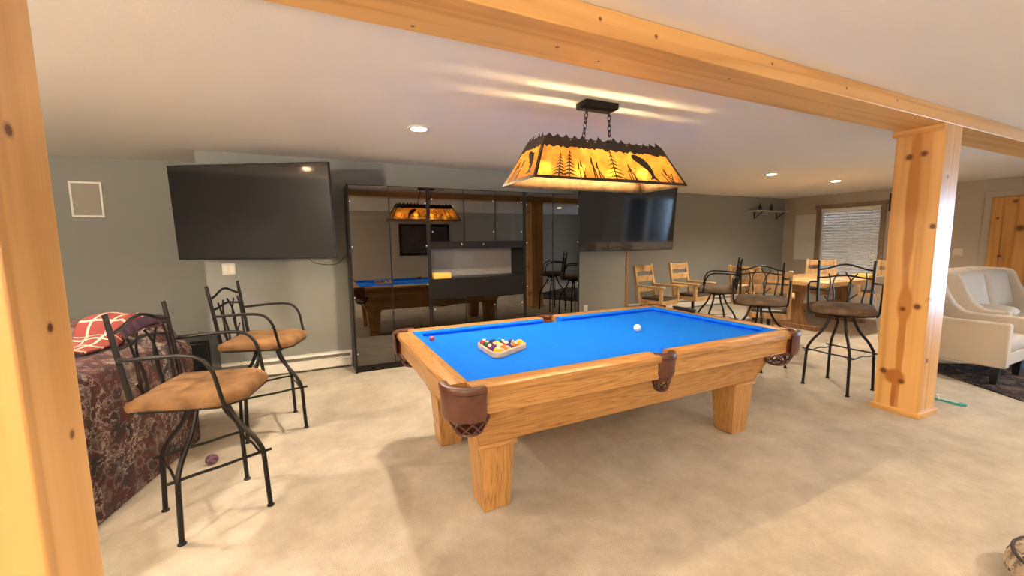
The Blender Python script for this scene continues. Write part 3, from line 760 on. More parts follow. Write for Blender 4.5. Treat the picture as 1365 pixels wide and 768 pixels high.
for k in range(4):
    f = panel_map(k); longp = k in (0, 2)
    sh = MB().grid(12 if longp else 6, 4, lambda u, v: f(u, v, 0)).build('mica_panel', M['mica'], pl, solid=.003)
    fr_ = MB(); wdt = .012 if longp else .03
    fr_.prism([(0,0),(1,0),(1,.06),(.55,.075),(.3,.055),(0,.06)], f, .001, .004)
    fr_.prism([(0,0),(wdt,0),(wdt,1),(0,1)], f, .001, .004); fr_.prism([(1-wdt,0),(1,0),(1,1),(1-wdt,1)], f, .001, .004)
    fr_.build('frame_border', sil, pl, smooth=0)
    mt = MB(); poly = mountains(30 if longp else 10, 11+k, .93, .20)
    # split in quads so the silhouette stays clean
    n_ = 30 if longp else 10; tops = poly[:n_+1]; bots = poly[n_+1:][::-1]
    for i in range(n_):
        b0, bm_, b1 = bots[2*i], bots[2*i+1], bots[2*i+2]
        mt.prism([b0, bm_, b1, tops[i+1], tops[i]], f, .002, .0055)
    mt.build('mountain_cutout', sil, pl, smooth=0)
    if longp:
        cs = [tree(.135,.60,.075,1), tree(.195,.70,.095,1), tree(.50,.82,.125,1)]
        for c in cs:
            tr = MB()
            # triangle fan in strips to avoid concave faces
            n2 = (len(c)-3)//2
            u0 = c[len(c)//2][0]
            tr.prism([(u0-.004,.03),(u0+.004,.03),(u0+.001,c[len(c)//2][1]),(u0-.001,c[len(c)//2][1])], f, .002, .005)
            hh_ = c[len(c)//2][1]; wmax = max(p[0] for p in c)-u0
            nb_ = 7
            for i in range(nb_):
                z0 = .10+hh_*.88*i/nb_; wd = wmax*(1-i/nb_)+.003
                tr.prism([(u0-wd,z0-.02),(u0,z0+.07),(u0,z0+.03)], f, .002, .005); tr.prism([(u0+wd,z0-.02),(u0,z0+.03),(u0,z0+.07)], f, .002, .005)
            tr.build('tree_cutout', sil, pl, smooth=0)
        for a_ in ((.27,.02,.255,.36),(.285,.02,.30,.28),(.30,.02,.27,.42),(.36,.02,.345,.52),(.375,.02,.355,.36),(.395,.02,.38,.42),(.42,.02,.385,.28),(.60,.02,.595,.30),(.615,.02,.612,.38),(.63,.02,.64,.26),(.645,.02,.612,.42),(.88,.02,.85,.30),(.90,.02,.885,.36),(.92,.02,.90,.28),(.90,.02,.935,.30)):
            rd = MB()
            for q in reed(*a_, head=a_[3] > .35): rd.prism(q, f, .002, .005)
            rd.build('reed_cutout', sil, pl, smooth=0)
    else:
        for a_ in ((.15,.05,.2,.45),(.22,.05,.25,.5),(.3,.05,.3,.42),(.36,.05,.42,.5),(.42,.05,.40,.35)):
            rd = MB()
            for q in reed(*a_, head=a_[3] > .45, wd=.008): rd.prism(q, f, .002, .005)
            rd.build('reed_cutout', sil, pl, smooth=0)
    # leaping fish
    me_ = MB()
    if longp: ou, ov, su, sv = .665, .06, .135, .72
    else: ou, ov, su, sv = .52, .10, .34, .66
    spine = [(0.03,.86,.03),(.14,.83,.075),(.30,.78,.095),(.46,.71,.11),(.60,.64,.115),(.70,.55,.11),(.77,.45,.095),(.80,.34,.075),(.79,.24,.055),(.76,.16,.04)]
    vs = []; 
    for i, (a_, b2, w_) in enumerate(spine):
        p0 = spine[max(i-1,0)]; p1 = spine[min(i+1,len(spine)-1)]; dx, dy = p1[0]-p0[0], p1[1]-p0[1]; l_ = math.hypot(dx,dy)
        nx_, ny_ = -dy/l_, dx/l_; w_ *= 1.45 if longp else 1.25
        vs.append(((a_+nx_*w_)*su+ou, (b2+ny_*w_)*sv+ov)); vs.append(((a_-nx_*w_)*su+ou, (b2-ny_*w_)*sv+ov))
    for i in range(len(spine)-1):
        me_.prism([vs[2*i],vs[2*i+1],vs[2*i+3],vs[2*i+2]], f, .002, .006)
    for poly in ([(.74,.20),(.56,.06),(.80,.10)], [(.74,.20),(.80,.10),(1.0,.02),(.86,.22)], [(.58,.74),(.72,.82),(.76,.62)], [(.52,.58),(.42,.46),(.60,.54)], [(.74,.42),(.60,.30),(.78,.32)]):
        me_.prism([(u*su+ou, v*sv+ov) for u, v in poly], f, .002, .006)
    me_.build('fish_cutout', sil, pl, smooth=0)
top = MB()
for a_, b2 in ((0,1),(1,2),(2,3),(3,0)): top.bar((*T[a_],ZP),(*T[b2],ZP),.008,.008)
top.bar((-.11,-ty,ZP+.005),(-.11,ty,ZP+.005),.012,.006); top.bar((.11,-ty,ZP+.005),(.11,ty,ZP+.005),.012,.006); top.bar((-tx,0,ZP+.002),(tx,0,ZP+.002),.014,.006)
top.build('top_frame', sil, pl)
for y0, y1 in ((-.105,-.056),(-.034,.034),(.056,.105)): MB().box((-tx+.01,y0,ZP-.004),(tx-.01,y1,ZP-.001)).build('top_slat', sil, pl, smooth=0)
MB().box((-.135+.04,-.062+.05,CZ-.042),(.135+.04,.062+.05,CZ-.001)).build('canopy', M['bronze'], pl, bevel=.004)
for sx in (-1,1):
    chn = MB(); p0 = Vector((sx*.09+.04,.04,CZ-.042)); p1 = Vector((sx*.11,.0,ZP+.008)); nl = 7
    dz = (p1-p0)/nl
    for i in range(nl):
        c0 = p0+dz*(i+.5); ang = (i % 2)*PI/2+.5; h_ = abs(dz.z)*.68
        ring = []
        for q in range(12):
            t_ = 2*PI*q/12; ring.append(c0+Vector((math.cos(ang)*.011*math.cos(t_), math.sin(ang)*.011*math.cos(t_), h_*math.sin(t_))))
        chn.tube(ring, .0028, 6, closed=True)
    chn.build('chain', M['bronze'], pl)
bulbm = plain('bulb_glow', (1,.74,.38), .4, emit=190)
for x in (-.40,-.135,.135,.40):
    MB().sphere((x,0,1.905), .030, 12, 8, (1,1,1.15)).build('bulb', bulbm, pl)
    MB().lathe([(.016,1.935),(.018,1.99),(.006,2.05)], (x,0,0), 10).build('socket', M['bronze'], pl)

# ------------------------------------------------------------------ smoked glass wall cabinets
CY0, CY1, CH = 4.77, BY-.004, 2.062
def cabinet_case(t, w, h, dpt, th=.018):
    c = MB(); c.box((0,-.012,0),(th,dpt,h)).box((w-th,-.012,0),(w,dpt,h)).box((th,0,h-th),(w-th,dpt,h)).box((th,.02,0),(w-th,dpt,.075)).box((th,dpt-.01,.075),(w-th,dpt,h-th))
    return c.build('carcass', M['laminate'], t, smooth=0)
def glass_door(t, x0, x1, z0, z1, knob):
    d_ = MB().box((x0+.003,-.008,z0+.003),(x1-.003,-.001,z1-.003)).build('glass_door', M['glass'], t, smooth=0)
    fr_ = MB(); s_ = .0035
    for q in ((x0+.002,x0+.006,z0+.002,z1-.002),(x1-.006,x1-.002,z0+.002,z1-.002),(x0+.002,x1-.002,z0+.002,z0+.006),(x0+.002,x1-.002,z1-.006,z1-.002)): fr_.box((q[0],-.010,q[2]),(q[1],.001,q[3]))
    fr_.build('door_edge', M['laminate'], d_, smooth=0)
    for (kx, kz) in knob:
        MB().lathe([(.009,0),(.009,.006),(.004,.008)], seg=12, M=Matrix.Translation((kx,-.008,kz)) @ Matrix.Rotation(PI/2,4,'X')).build('hinge_cap', M['chrome'], d_)
    return d_
def shelf(t, x0, x1, z, dpt, name='shelf'):
    MB().box((x0,.03,z-.009),(x1,dpt-.012,z+.009)).build(name, M['laminate'], t, smooth=0)
dpt = CY1-CY0
# left unit
c1 = thing('glass_cabinet', 'tall smoked glass cabinet of two doors, left end of the wall unit', 'cabinet', (.362,CY0,0))
w = .868; cabinet_case(c1, w, CH, dpt); m_ = w/2
for z in (.55,.98,1.36,1.74): shelf(c1, .018, w-.018, z, dpt)
glass_door(c1, .0155, m_, .075, CH-.004, [(.03,1.88),(.03,1.40),(.03,.85),(.03,.22)]); glass_door(c1, m_, w-.0155, .075, CH-.004, [(w-.03,1.88),(w-.03,1.40),(w-.03,.95),(w-.03,.22)])
# centre unit
c2 = thing('glass_cabinet', 'centre wall cabinet with an open niche between glass doors', 'cabinet', (1.232,CY0,0))
w = 1.248; th = .018; W3_ = [0,.434,.842,w]
c = MB(); c.box((0,-.012,0),(th,dpt,CH)).box((w-th,-.012,0),(w,dpt,CH)).box((th,0,CH-th),(w-th,dpt,CH)).box((th,.02,0),(w-th,dpt,.075)).box((th,dpt-.01,.075),(w-th,dpt,.99)).box((th,dpt-.01,1.36),(w-th,dpt,CH-th))
c.box((th,.0,1.36),(w-th,dpt-.01,1.445)).box((th,.004,.99),(w-th,dpt,1.008))
c.build('carcass', M['laminate'], c2, smooth=0)
MB().box((th,dpt-.012,1.008),(w-th,dpt-.002,1.36)).build('niche_back', M['niche'], c2, smooth=0)
MB().box((.019,-.008,.762),(w-.019,.002,1.004)).build('drop_front', M['laminate'], c2, bevel=.002)
shelf(c2, th, w-th, 1.785, dpt); shelf(c2, th, w-th, .42, dpt)
for i in range(3):
    x0, x1 = max(W3_[i],.0155), min(W3_[i+1],w-.0155)
    if i: MB().box((x0-.007,.002,1.445),(x0+.007,dpt-.012,CH-th)).box((x0-.007,.002,.075),(x0+.007,dpt-.012,.755)).build('divider', M['laminate'], c2, smooth=0)
    kx = x0+.03 if i == 0 else x1-.03
    glass_door(c2, x0, x1, 1.445, CH-.004, [(kx,1.93),(kx,1.56)]); glass_door(c2, x0, x1, .078, .757, [(kx,.65),(kx,.2)])
for x in (.40,.68): MB().lathe([(.008,0),(.008,.006),(.003,.009)], seg=12, M=Matrix.Translation((x,0,1.41)) @ Matrix.Rotation(PI/2,4,'X')).build('fixing', M['chrome'], c2)
# right unit
c3 = thing('glass_cabinet', 'tall smoked glass cabinet of two doors beside the right television', 'cabinet', (2.482,CY0,0))
w = .852; m_ = w/2; cabinet_case(c3, w, CH, dpt)
for z in (.55,.98,1.36,1.74): shelf(c3, .018, w-.018, z, dpt)
glass_door(c3, .0155, m_, .075, CH-.004, [(.03,1.9),(.03,1.42),(.03,.85),(.03,.3)]); glass_door(c3, m_, w-.0155, .075, CH-.004, [(w-.03,1.9),(w-.03,1.42),(w-.03,.85),(w-.03,.3)])
# things in the cabinet
yc = MB().layers(rrect(.235,.13,.03), [(.96,0),(1,.012),(1,.05),(.93,.066),(.6,.07)], Matrix.Translation((1.232+.16,CY0+.09,1.0085)))
tag(yc.build('folded_cloth', M['yellow']), 'folded yellow cloth at the left of the cabinet niche', 'cloth')
pp = MB()
for i, (dx, dy, a_) in enumerate(((0,0,.1),(.02,.01,-.15),(-.03,.01,.3))):
    pp.box((-.12,-.09,i*.012),(.12,.09,i*.012+.011), Matrix.Translation((2.31+dx,CY0+.17+dy,1.7945)) @ Matrix.Rotation(a_,4,'Z'))
tag(pp.build('paper_stack', M['paper'], smooth=0), 'small stack of white papers on the upper cabinet shelf, right', 'papers')

# ------------------------------------------------------------------ televisions
def tv(loc, rz, tilt, W, H, label, armpt):
    t = thing('television', label, 'television', loc, rz)
    R_ = Matrix.Rotation(tilt,4,'X')
    q = lambda lo, hi: MB().box(lo, hi, R_)
    q((-W/2,.0,-H/2),(W/2,.035,H/2)).build('casing', M['blackpl'], t, bevel=.004)
    q((-W/2+.008,-.003,-H/2+.014),(W/2-.008,.0,H/2-.008)).build('screen', M['screen'], t, smooth=0)
    q((-W*.28,.035,-H*.35),(W*.28,.06,H*.15)).build('rear_housing', M['blackpl'], t, bevel=.01)
    arm = MB(); 
    inv = Matrix.Rotation(-rz,4,'Z') @ Matrix.Translation(-Vector(loc))
    for a_, z_ in ((armpt, 0),):
        p = inv @ Vector(a_); m1 = Vector((p.x*.5+.10, (p.y+.06)*.5, p.z*.5))
        arm.bar((0,.06,0), m1, .05, .04); pe = p+Matrix.Rotation(-rz,3,'Z') @ Vector((0,-.045,0)); arm.bar(m1, pe, .05, .04); arm.bar(pe, p+Matrix.Rotation(-rz,3,'Z') @ Vector((0,-.011,0)), .05, .05); arm.box((-.11,-.012,-.11),(.11,0,.11), Matrix.Translation(p) @ Matrix.Rotation(-rz,4,'Z'))
    arm.build('wall_bracket', M['black'], t)
    return t
tvl = tv((-.515,4.83,1.755), -.515, .040, 1.64, .926, 'large black wall television left of the glass cabinets', (-.55,BY-.002,1.72))
tvr = tv((4.43,4.99,1.80), .0, .07, 1.90, 1.055, 'large black wall television right of the glass cabinets', (4.2,BY-.002,1.8))
cb = MB().tube([(-.05,4.605,1.34),(0.0,4.90,1.25),(.12,5.12,1.205),(.25,5.12,1.21),(.33,5.0,1.29),(.352,4.95,1.33)], .004, 6, sub=6)
tag(cb.build('television_cable', M['blackpl']), 'thin black cable looping under the left television to the cabinet', 'cable')

# ------------------------------------------------------------------ wall fittings
t = thing('wall_speaker', 'square flush wall speaker with pale frame left of the left television', 'speaker', (-2.105,YFL,1.932))
MB().box((-.13,-.012,-.185),(.13,0,-.165)).box((-.13,-.012,.165),(.13,0,.185)).box((-.13,-.012,-.165),(-.112,0,.165)).box((.112,-.012,-.165),(.13,0,.165)).build('frame', M['white'], t, bevel=.002)
MB().box((-.112,-.008,-.165),(.112,-.001,.165)).build('grille', plain('speaker_grille', (.36,.34,.29), .8, bump=.4, bscale=400), t, smooth=0)
t = thing('wall_outlet', 'cream double outlet plate under the left television', 'outlet', (-.788,BY,1.19))
MB().box((-.058,-.006,-.058),(.058,0,.058)).build('plate', M['cream_plate'], t, bevel=.003)
for x in (-.028,.028): MB().box((x-.017,-.009,-.038),(x+.017,-.005,.038)).build('receptacle', M['white'], t, bevel=.002)
t = thing('wall_outlet', 'white outlet plate low on the pale wall above the far table rail', 'outlet', (3.725,BY,.40))
MB().box((-.036,-.006,-.058),(.036,0,.058)).build('plate', M['white'], t, bevel=.003)
for z in (-.025,.025): MB().box((-.015,-.009,z-.016),(.015,-.005,z+.016)).build('receptacle', M['white'], t, bevel=.002)
t = thing('light_switch', 'cream switch plate on the tan wall beside the pine door', 'switch', (XR,3.16,1.16))
MB().box((-.006,-.06,-.06),(0,.06,.06)).build('plate', M['cream_plate'], t, bevel=.002)
for y in (-.025,.025): MB().box((-.011,y-.008,-.018),(-.005,y+.008,.018)).build('toggle', M['white'], t, bevel=.002)
tag(MB().box((XR-.012,5.47,.94),(XR-.001,5.93,1.96)).build('wall_panel', M['plate'], bevel=.002), 'pale blank panel on the tan wall left of the blind', 'panel')
t = thing('corner_speaker', 'black speaker mounted high on the tan wall right of the window', 'speaker', (XR,4.06,1.93))
MB().box((-.15,-.08,0),(-.03,.08,.34)).build('cabinet', M['blackpl'], t, bevel=.008)
MB().box((-.156,-.07,.01),(-.15,.07,.33)).build('grille', M['caster'], t, bevel=.003)
MB().bar((-.03,0,.17),(0,0,.17),.04,.06).box((-.008,-.06,.08),(0,.06,.26)).build('bracket', M['black'], t)
t = thing('wall_shelf', 'thin pale shelf high in the far corner of the grey wall', 'shelf', (9.55,YFR,2.05))
MB().box((-.60,-.22,-.012),(.60,0,.012)).build('board', plain('shelf_pale', (.5,.44,.38), .5), t, bevel=.002)
for x in (-.4,.4): MB().bar((x,-.002,-.16),(x,-.2,-.012),.02,.015).bar((x,-.008,-.17),(x,-.008,-.012),.02,.012).build('bracket', M['black'], t)
for x, lb in ((9.17,'dark slim bottle shape at the left of the corner shelf'),(9.57,'dark slim bottle shape in the middle of the corner shelf')):
    tag(MB().lathe([(0,0),(.03,0),(.033,.015),(.033,.08),(.014,.12),(.013,.16),(0,.16)], (x,YFR-.12,2.062), 12).build('dark_bottle', M['blackpl']), lb, 'bottle', 'bottles on the corner shelf')

# ------------------------------------------------------------------ bar stools
def make_stool(label, SZ=.66, legyaw=0.0, LEAN=.06, BH=.475, SM='suede'):
    """front = +x. SZ = underside of the cushion."""
    t = thing('bar_stool', label, 'bar stool', group='swivel bar stools')
    ct, st_ = math.cos(legyaw), math.sin(legyaw)
    rot = lambda x, y, z: (x*ct-y*st_, x*st_+y*ct, z)
    k = SZ/.66
    for sx in (-1,1):
        for sy_ in (-1,1):
            pr = [(.045,.655),(.062,.62),(.078,.56),(.105,.49),(.150,.415),(.178,.35),(.186,.30),(.190,.18),(.196,0)]
            pts = [rot(sx*r_, sy_*r_, z*k) for r_, z in pr]
            l_ = MB().tube(pts, .0125, 8, sub=3)
            fx_, fy_, _ = rot(sx*.196, sy_*.196, 0)
            l_.lathe([(0,0),(.019,0),(.019,.006),(.012,.012)], (fx_,fy_,0), 10)
            l_.build('leg', M['black'], t)
    e = .185; z0 = .318*k
    wob = lambda p, q, a_, z_: [rot(p[0]+(q[0]-p[0])*i/4, p[1]+(q[1]-p[1])*i/4, z_+(a_ if i in (1,3) else -a_*.6 if i == 2 else 0)) for i in range(5)]
    for sy_ in (-1,1): MB().tube(wob((-e-.04,sy_*e),(e+.04,sy_*e),.002,z0), .0078, 7, sub=4).build('foot_rail', M['black'], t)
    for sx in (-1,1): MB().tube(wob((sx*e,-e-.03),(sx*e,e+.03),-.008,z0-.012), .0065, 7, sub=4).build('foot_rail', M['black'], t)
    MB().lathe([(0,SZ-.045),(.075,SZ-.045),(.075,SZ-.03),(.05,SZ-.03),(.05,SZ-.012),(.11,SZ-.012),(.11,SZ),(0,SZ)], (0,0,0), 20).build('swivel_plate', M['black'], t)
    # cushion
    out = [(-.235,-.195),(-.20,-.225),(.10,-.245),(.165,-.235),(.235,-.16),(.25,-.11),(.25,.11),(.235,.16),(.165,.235),(.10,.245),(-.20,.225),(-.235,.195)]
    out = [(p.x,p.y) for p in smooth_path([Vector((x,y,0)) for x, y in out], 3, True)]
    MB().layers(out, [(.80,SZ),(.97,SZ+.004),(1.0,SZ+.02),(1.0,SZ+.038),(.965,SZ+.055),(.87,SZ+.066),(.65,SZ+.075),(.3,SZ+.079)]).build('seat', M[SM], t, smooth=60)
    fm = MB(); fm.tube([(*p,SZ-.002) for p in [(-.22,-.19),(-.19,-.215),(.15,-.225),(.23,-.13),(.235,.13),(.15,.225),(-.19,.215),(-.22,.19)]], .008, 6, closed=True).build('seat_ring', M['black'], t)
    # back
    lean = lambda z_: -.215-LEAN*(z_-SZ)/.46
    for sy_ in (-1,1):
        pts = [(lean(z_), sy_*(.205+.012*(z_-SZ)/.46), z_) for z_ in (SZ-.005,SZ+.12,SZ+.25,SZ+.36,SZ+BH)]
        MB().tube(pts, [.0125,.0125,.0125,.012,.011], 8, sub=3).build('back_post', M['black'], t)
    def rail(z_, arch, n_, r_):
        pts = []
        for i in range(9):
            u = -1+2*i/8; zz = z_+arch*(math.cos(u*PI*1.0)*.5+.0)*(1 if n_ else 1)-.006*abs(u)
            pts.append((lean(zz), u*.213, zz))
        return MB().tube(pts, r_, 7, sub=2)
    rail(SZ+BH-.063,.05,1,.0085).build('top_rail', M['black'], t)
    rail(SZ+.318,.022,1,.0085).build('middle_rail', M['black'], t)
    tw = [(-.13,-.12,.345,.01,-.02),(-.055,-.10,.355,-.008,.05),(.0,.055,.36,.02,-.05),(.095,.02,.35,-.03,.04),(.155,.135,.36,.012,-.02)]
    for y0, y1, h_, k1, k2 in tw:
        y1, y0 = y0, y1
        pts = []
        for i in range(6):
            u = i/5; z_ = SZ+.02+(h_-.02)*u
            pts.append((lean(z_)+.004, y0+(y1-y0)*u+k1*math.sin(u*PI)+k2*math.sin(u*2*PI)*.35, z_))
        MB().tube(pts, [.0075,.007,.0065,.006], 6, sub=3).build('twig', M['black'], t)
    for y0, y1, z0_, z1_ in ((.02,.10,.06,.15),(-.09,-.15,.05,.12)):
        MB().tube([(lean(SZ+z0_),y0,SZ+z0_),(lean(SZ+z1_)+.01,(y0+y1)/2-.01,SZ+(z0_+z1_)/2),(lean(SZ+z1_)+.005,y1,SZ+z1_)], .006, 6, sub=3).build('twig', M['black'], t)
    for sy_ in (-1,1):
        za = SZ+.262
        pts = [(lean(za),sy_*.213,za-.002),(-.20,sy_*.245,za),(-.06,sy_*.262,za+.010),(.05,sy_*.268,za+.010),(.115,sy_*.268,za-.012),(.155,sy_*.265,za-.07),(.172,sy_*.26,za-.15),(.185,sy_*.252,SZ+.03),(.192,sy_*.235,SZ-.002)]
        MB().tube(pts, .0098, 8, sub=4).build('arm', M['black'], t)
    return t
def place(t, x, y, rz): t.location = (x, y, 0); t.rotation_euler = (0,0,rz)
R = math.radians
sA = make_stool('near left bar stool with tan suede seat, beside the floral sofa', .655, R(23+14)); place(sA, -.545, 2.62, R(-14))
sB = make_stool('bar stool under the left television, tan suede seat and twig back', .675, R(13+17)); place(sB, -.355, 3.665, R(-17))
sC = make_stool('bar stool standing next to the right pine post, twig back towards the window', .735, R(62), SM='taupe'); place(sC, 4.505, 2.125, R(-155))
sD = make_stool('bar stool behind the right end corner pocket of the pool table', .72, R(54), BH=.44, SM='taupe'); place(sD, 4.49, 2.92, R(-147))
sE = make_stool('bar stool turned side on with its back to the games table', .70, R(20), SM='taupe'); place(sE, 5.15, 3.98, R(130))

# ------------------------------------------------------------------ wooden swivel chairs
def make_chair():
    """front = +x"""
    t = thing('swivel_chair', '', 'chair', group='wooden swivel chairs')
    SZ = .45
    for sy_ in (-1,1):
        MB().bar((-.22,sy_*.225,SZ-.06),(-.335,sy_*.225,1.02),.045,.045,up=(1,0,0)).build('back_post', chair_wood, t, bevel=.006)
        MB().box((.17,sy_*.225-.025,SZ-.06),(.22,sy_*.225+.025,.655)).build('arm_post', chair_wood, t, bevel=.005)
        MB().box((-.27,sy_*.235-.045,.655),(.26,sy_*.235+.045,.685)).build('arm_rest', chair_wood, t, bevel=.01)
    lean = lambda z: -.22-.115*(z-.39)/.63
    for z0, z1 in ((.90,1.005),(.73,.83),(.56,.64)):
        zc = (z0+z1)/2
        MB().bar((lean(zc),-.21,zc),(lean(zc),.21,zc),.022,z1-z0).build('back_slat', chair_wood, t, bevel=.004)
    for q in (((.19,-.21,SZ-.075),(.215,.21,SZ)), ((-.235,-.21,SZ-.075),(-.21,.21,SZ))): MB().box(*q).build('seat_rail', chair_wood, t, bevel=.004)
    for sy_ in (-1,1): MB().box((-.21,sy_*.215-.012,SZ-.075),(.19,sy_*.215+.012,SZ)).build('seat_rail', chair_wood, t, bevel=.004)
    MB().layers(rrect(.41,.41,.04), [(.96,SZ-.03),(1,SZ-.02),(1,SZ+.015),(.94,SZ+.035),(.6,SZ+.042)]).build('seat', M['seatdark'], t, smooth=60)
    MB().lathe([(.06,SZ-.076),(.06,SZ-.10),(.025,SZ-.105),(.025,.14),(.04,.13),(.04,.10)], (0,0,0), 14).build('column', M['caster'], t)
    for k in range(4):
        a_ = PI/4+k*PI/2; ux, uy = math.cos(a_), math.sin(a_)
        l_ = MB().bar((ux*.02,uy*.02,.115),(ux*.29,uy*.29,.085),.055,.04).build('leg', chair_wood, t, bevel=.006)
        MB().lathe([(.0,-.012),(.024,-.012),(.028,-.006),(.028,.006),(.024,.012),(0,.012)], seg=14, M=Matrix.Translation((ux*.275,uy*.275,.029)) @ Matrix.Rotation(a_+.6,4,'Z') @ Matrix.Rotation(PI/2,4,'X')).bar((ux*.275,uy*.275,.03),(ux*.275,uy*.275,.07),.014,.014).build('caster', M['caster'], l_)
    return t
ch0 = make_chair()
spots = [(5.18,5.10,-80,'wooden swivel armchair against the grey wall, nearest the right television'),
         (6.08,5.18,-84,'wooden swivel armchair against the grey wall, behind the side-on bar stool'),
         (5.62,3.52,30,'wooden swivel armchair near the games table, its back to the pool table'),
         (6.35,4.22,4,'wooden swivel armchair at the left far corner of the games table'),
         (8.75,4.55,205,'wooden swivel armchair across the games table in front of the blind'),
         (9.15,3.75,175,'wooden swivel armchair at the right end of the games table')]
for i, (x, y, a_, lb) in enumerate(spots):
    if i == 0: place(ch0, x, y, R(a_)); ch0['label'] = lb
    else: dup(ch0, (x,y,0), R(a_), lb)

# games table
gt = thing('games_table', 'thick wooden trestle games table in front of the far window', 'table', (7.62,3.95,0), R(0))
MB().layers(rrect(1.75,1.15,.1), [(1,.715),(1,.775),(.99,.782)]).build('table_top', table_wood, gt, bevel=.006)
for sx in (-1,1):
    MB().prism([(-.20,.07),(.20,.07),(.14,.2),(.10,.38),(.13,.55),(.22,.715),(-.22,.715),(-.13,.55),(-.10,.38),(-.14,.2)], lambda u,v,dd: (dd,u,v), sx*.66-.04, sx*.66+.04).build('trestle', trestle_wood, gt, bevel=.006)
    MB().box((sx*.66-.05,-.36,0),(sx*.66+.05,.36,.075)).build('foot', trestle_wood, gt, bevel=.01)
MB().box((-.62,-.03,.26),(.62,.03,.38)).build('stretcher', trestle_wood, gt, bevel=.006)
for lo, hi, m, nm, lb, ct_ in (((8.12,3.50,.783),(8.38,3.72,.83),'yellowbox','game_box','yellow game box on the right end of the games table','box'),
                            ((7.30,3.50,.783),(7.55,3.72,.788),'greybox','placemat','grey flat mat on the games table','mat')):
    tag(MB().box(lo, hi).build(nm, M[m], bevel=.003), lb, ct_)

for lo, hi, m, nm, lb in (((-.20,-.02,.4925),(-.02,.14,.60),'redbox','game_box','red box standing on the chair seat across the games table'),((.0,-.05,.4925),(.16,.13,.58),'yellowbox','game_box','yellow box standing on the chair seat across the games table')):
    Mq = Matrix.Translation((8.75,4.55,0)) @ Matrix.Rotation(R(205),4,'Z')
    tag(MB().box(lo, hi, Mq).build(nm, M[m], bevel=.003), lb, 'box')

# ------------------------------------------------------------------ cream seats on the right
def cream_seat(name, label, cat, loc, rz, W, nseat, k=0.0, D=None):
    """front = -y ; x from 0 to W ; back at y = D"""
    t = thing(name, label, cat, loc, rz); D = D or .86+k*1.0
    prof = [(0,.17),(0,.585),(.012,.60),(.12+k,.592),(.19+k,.612),(.265+k,.68),(.33+k,.80),(.375+k,.925),(.41+k,.975),(.49+k,.99),(D-.08,.995),(D-.02,.98),(D,.93),(D-.05,.5),(D-.10,.17)]
    inn = [(.06,.17),(.06,.4),(D-.1,.4),(D-.1,.17)]
    for x0, x1 in ((0,.10),(W-.10,W)):
        MB().prism(prof, lambda u,v,dd: (dd,u,v), x0, x1).build('arm', M['cream'], t, bevel=.014)
    bp_ = [(.44+k,.42),(.50+k,.90),(.54+k,.97),(.60+k,.992),(D-.08,.995),(D-.02,.98),(D,.93),(D-.05,.5),(D-.10,.17),(.44+k,.17)]
    MB().prism(bp_, lambda u,v,dd: (dd,u+.0,v), .10, W-.10).build('back', M['cream'], t, bevel=.014)
    MB().box((.10,.03,.17),(W-.10,.46+k,.29)).build('base', M['cream'], t, bevel=.01)
    w = (W-.2)/nseat
    for i in range(nseat):
        cx = .10+w*(i+.5)
        MB().layers(rrect(w-.008,.42+k,.05), [(.95,.29),(1,.31),(1,.40),(.96,.435),(.75,.45),(.4,.455)], Matrix.Translation((cx,.24+k/2,0))).build('seat_cushion', M['cream'], t, smooth=60)
        Mx = Matrix.Translation((cx,.455+k,.46)) @ Matrix.Rotation(math.radians(78),4,'X')
        MB().layers(rrect(w-.02,.50,.06), [(.9,-.03),(1,-.01),(1,.09),(.94,.125),(.7,.145),(.3,.15)], Mx @ Matrix.Translation((0,.26,0))).build('back_cushion', M['cream'], t, smooth=60)
    for x in (.07,W-.07):
        for y in (.08,D-.18): MB().frustum((x-.022,y-.022),(x+.022,y+.022),(x-.036,y-.036),(x+.036,y+.036),0,.172).build('leg', M['blackpl'], t, bevel=.002)
    return t
s1 = cream_seat('armchair', 'cream armchair partly hidden behind the right pine post', 'armchair', (5.80,1.385,.0125), 0, .72, 1, .32, 1.07)
s2 = cream_seat('loveseat', 'cream loveseat beyond the armchair, in front of the pine door', 'sofa', (6.80,1.64,.0125), 0, 1.75, 2, .03)
pil = MB().layers(rrect(.44,.40,.06), [(.3,0),(.75,.02),(.97,.06),(.97,.08),(.75,.12),(.3,.14)], Matrix.Translation((7.15,1.86,.492)) @ Matrix.Rotation(.15,4,'Z'))
tag(pil.build('throw_pillow', M['cream'], smooth=60), 'cream pillow lying flat on the loveseat cushion', 'pillow')
rug = MB(); a_ = math.atan2(-.672,-.395); ux, uy = math.cos(a_), math.sin(a_)
O = Vector((6.05,2.15,0)); Mx = Matrix.Translation(O) @ Matrix.Rotation(a_,4,'Z')
def rug_pt(u, v, z): return Mx @ Vector((u, v, z))
rr_ = MB().add([rug_pt(0,0,0),rug_pt(2.4,0,0),rug_pt(2.4,2.6,0),rug_pt(0,2.6,0),rug_pt(0,0,.012),rug_pt(2.4,0,.012),rug_pt(2.4,2.6,.012),rug_pt(0,2.6,.012)],
               [(3,2,1,0),(4,5,6,7),(0,1,5,4),(1,2,6,5),(2,3,7,6),(3,0,4,7)])
tag(rr_.build('area_rug', M['rug'], smooth=0), 'dark brown patterned rug under the cream armchair', 'rug')
tag(MB().layers(rrect(.34,.22,.02), [(1,0),(1,.11),(.95,.115)], Matrix.Translation((6.99,1.51,.013))).build('blue_bin', M['blue'], bevel=.004), 'bright blue low bin at the foot of the cream loveseat', 'bin')
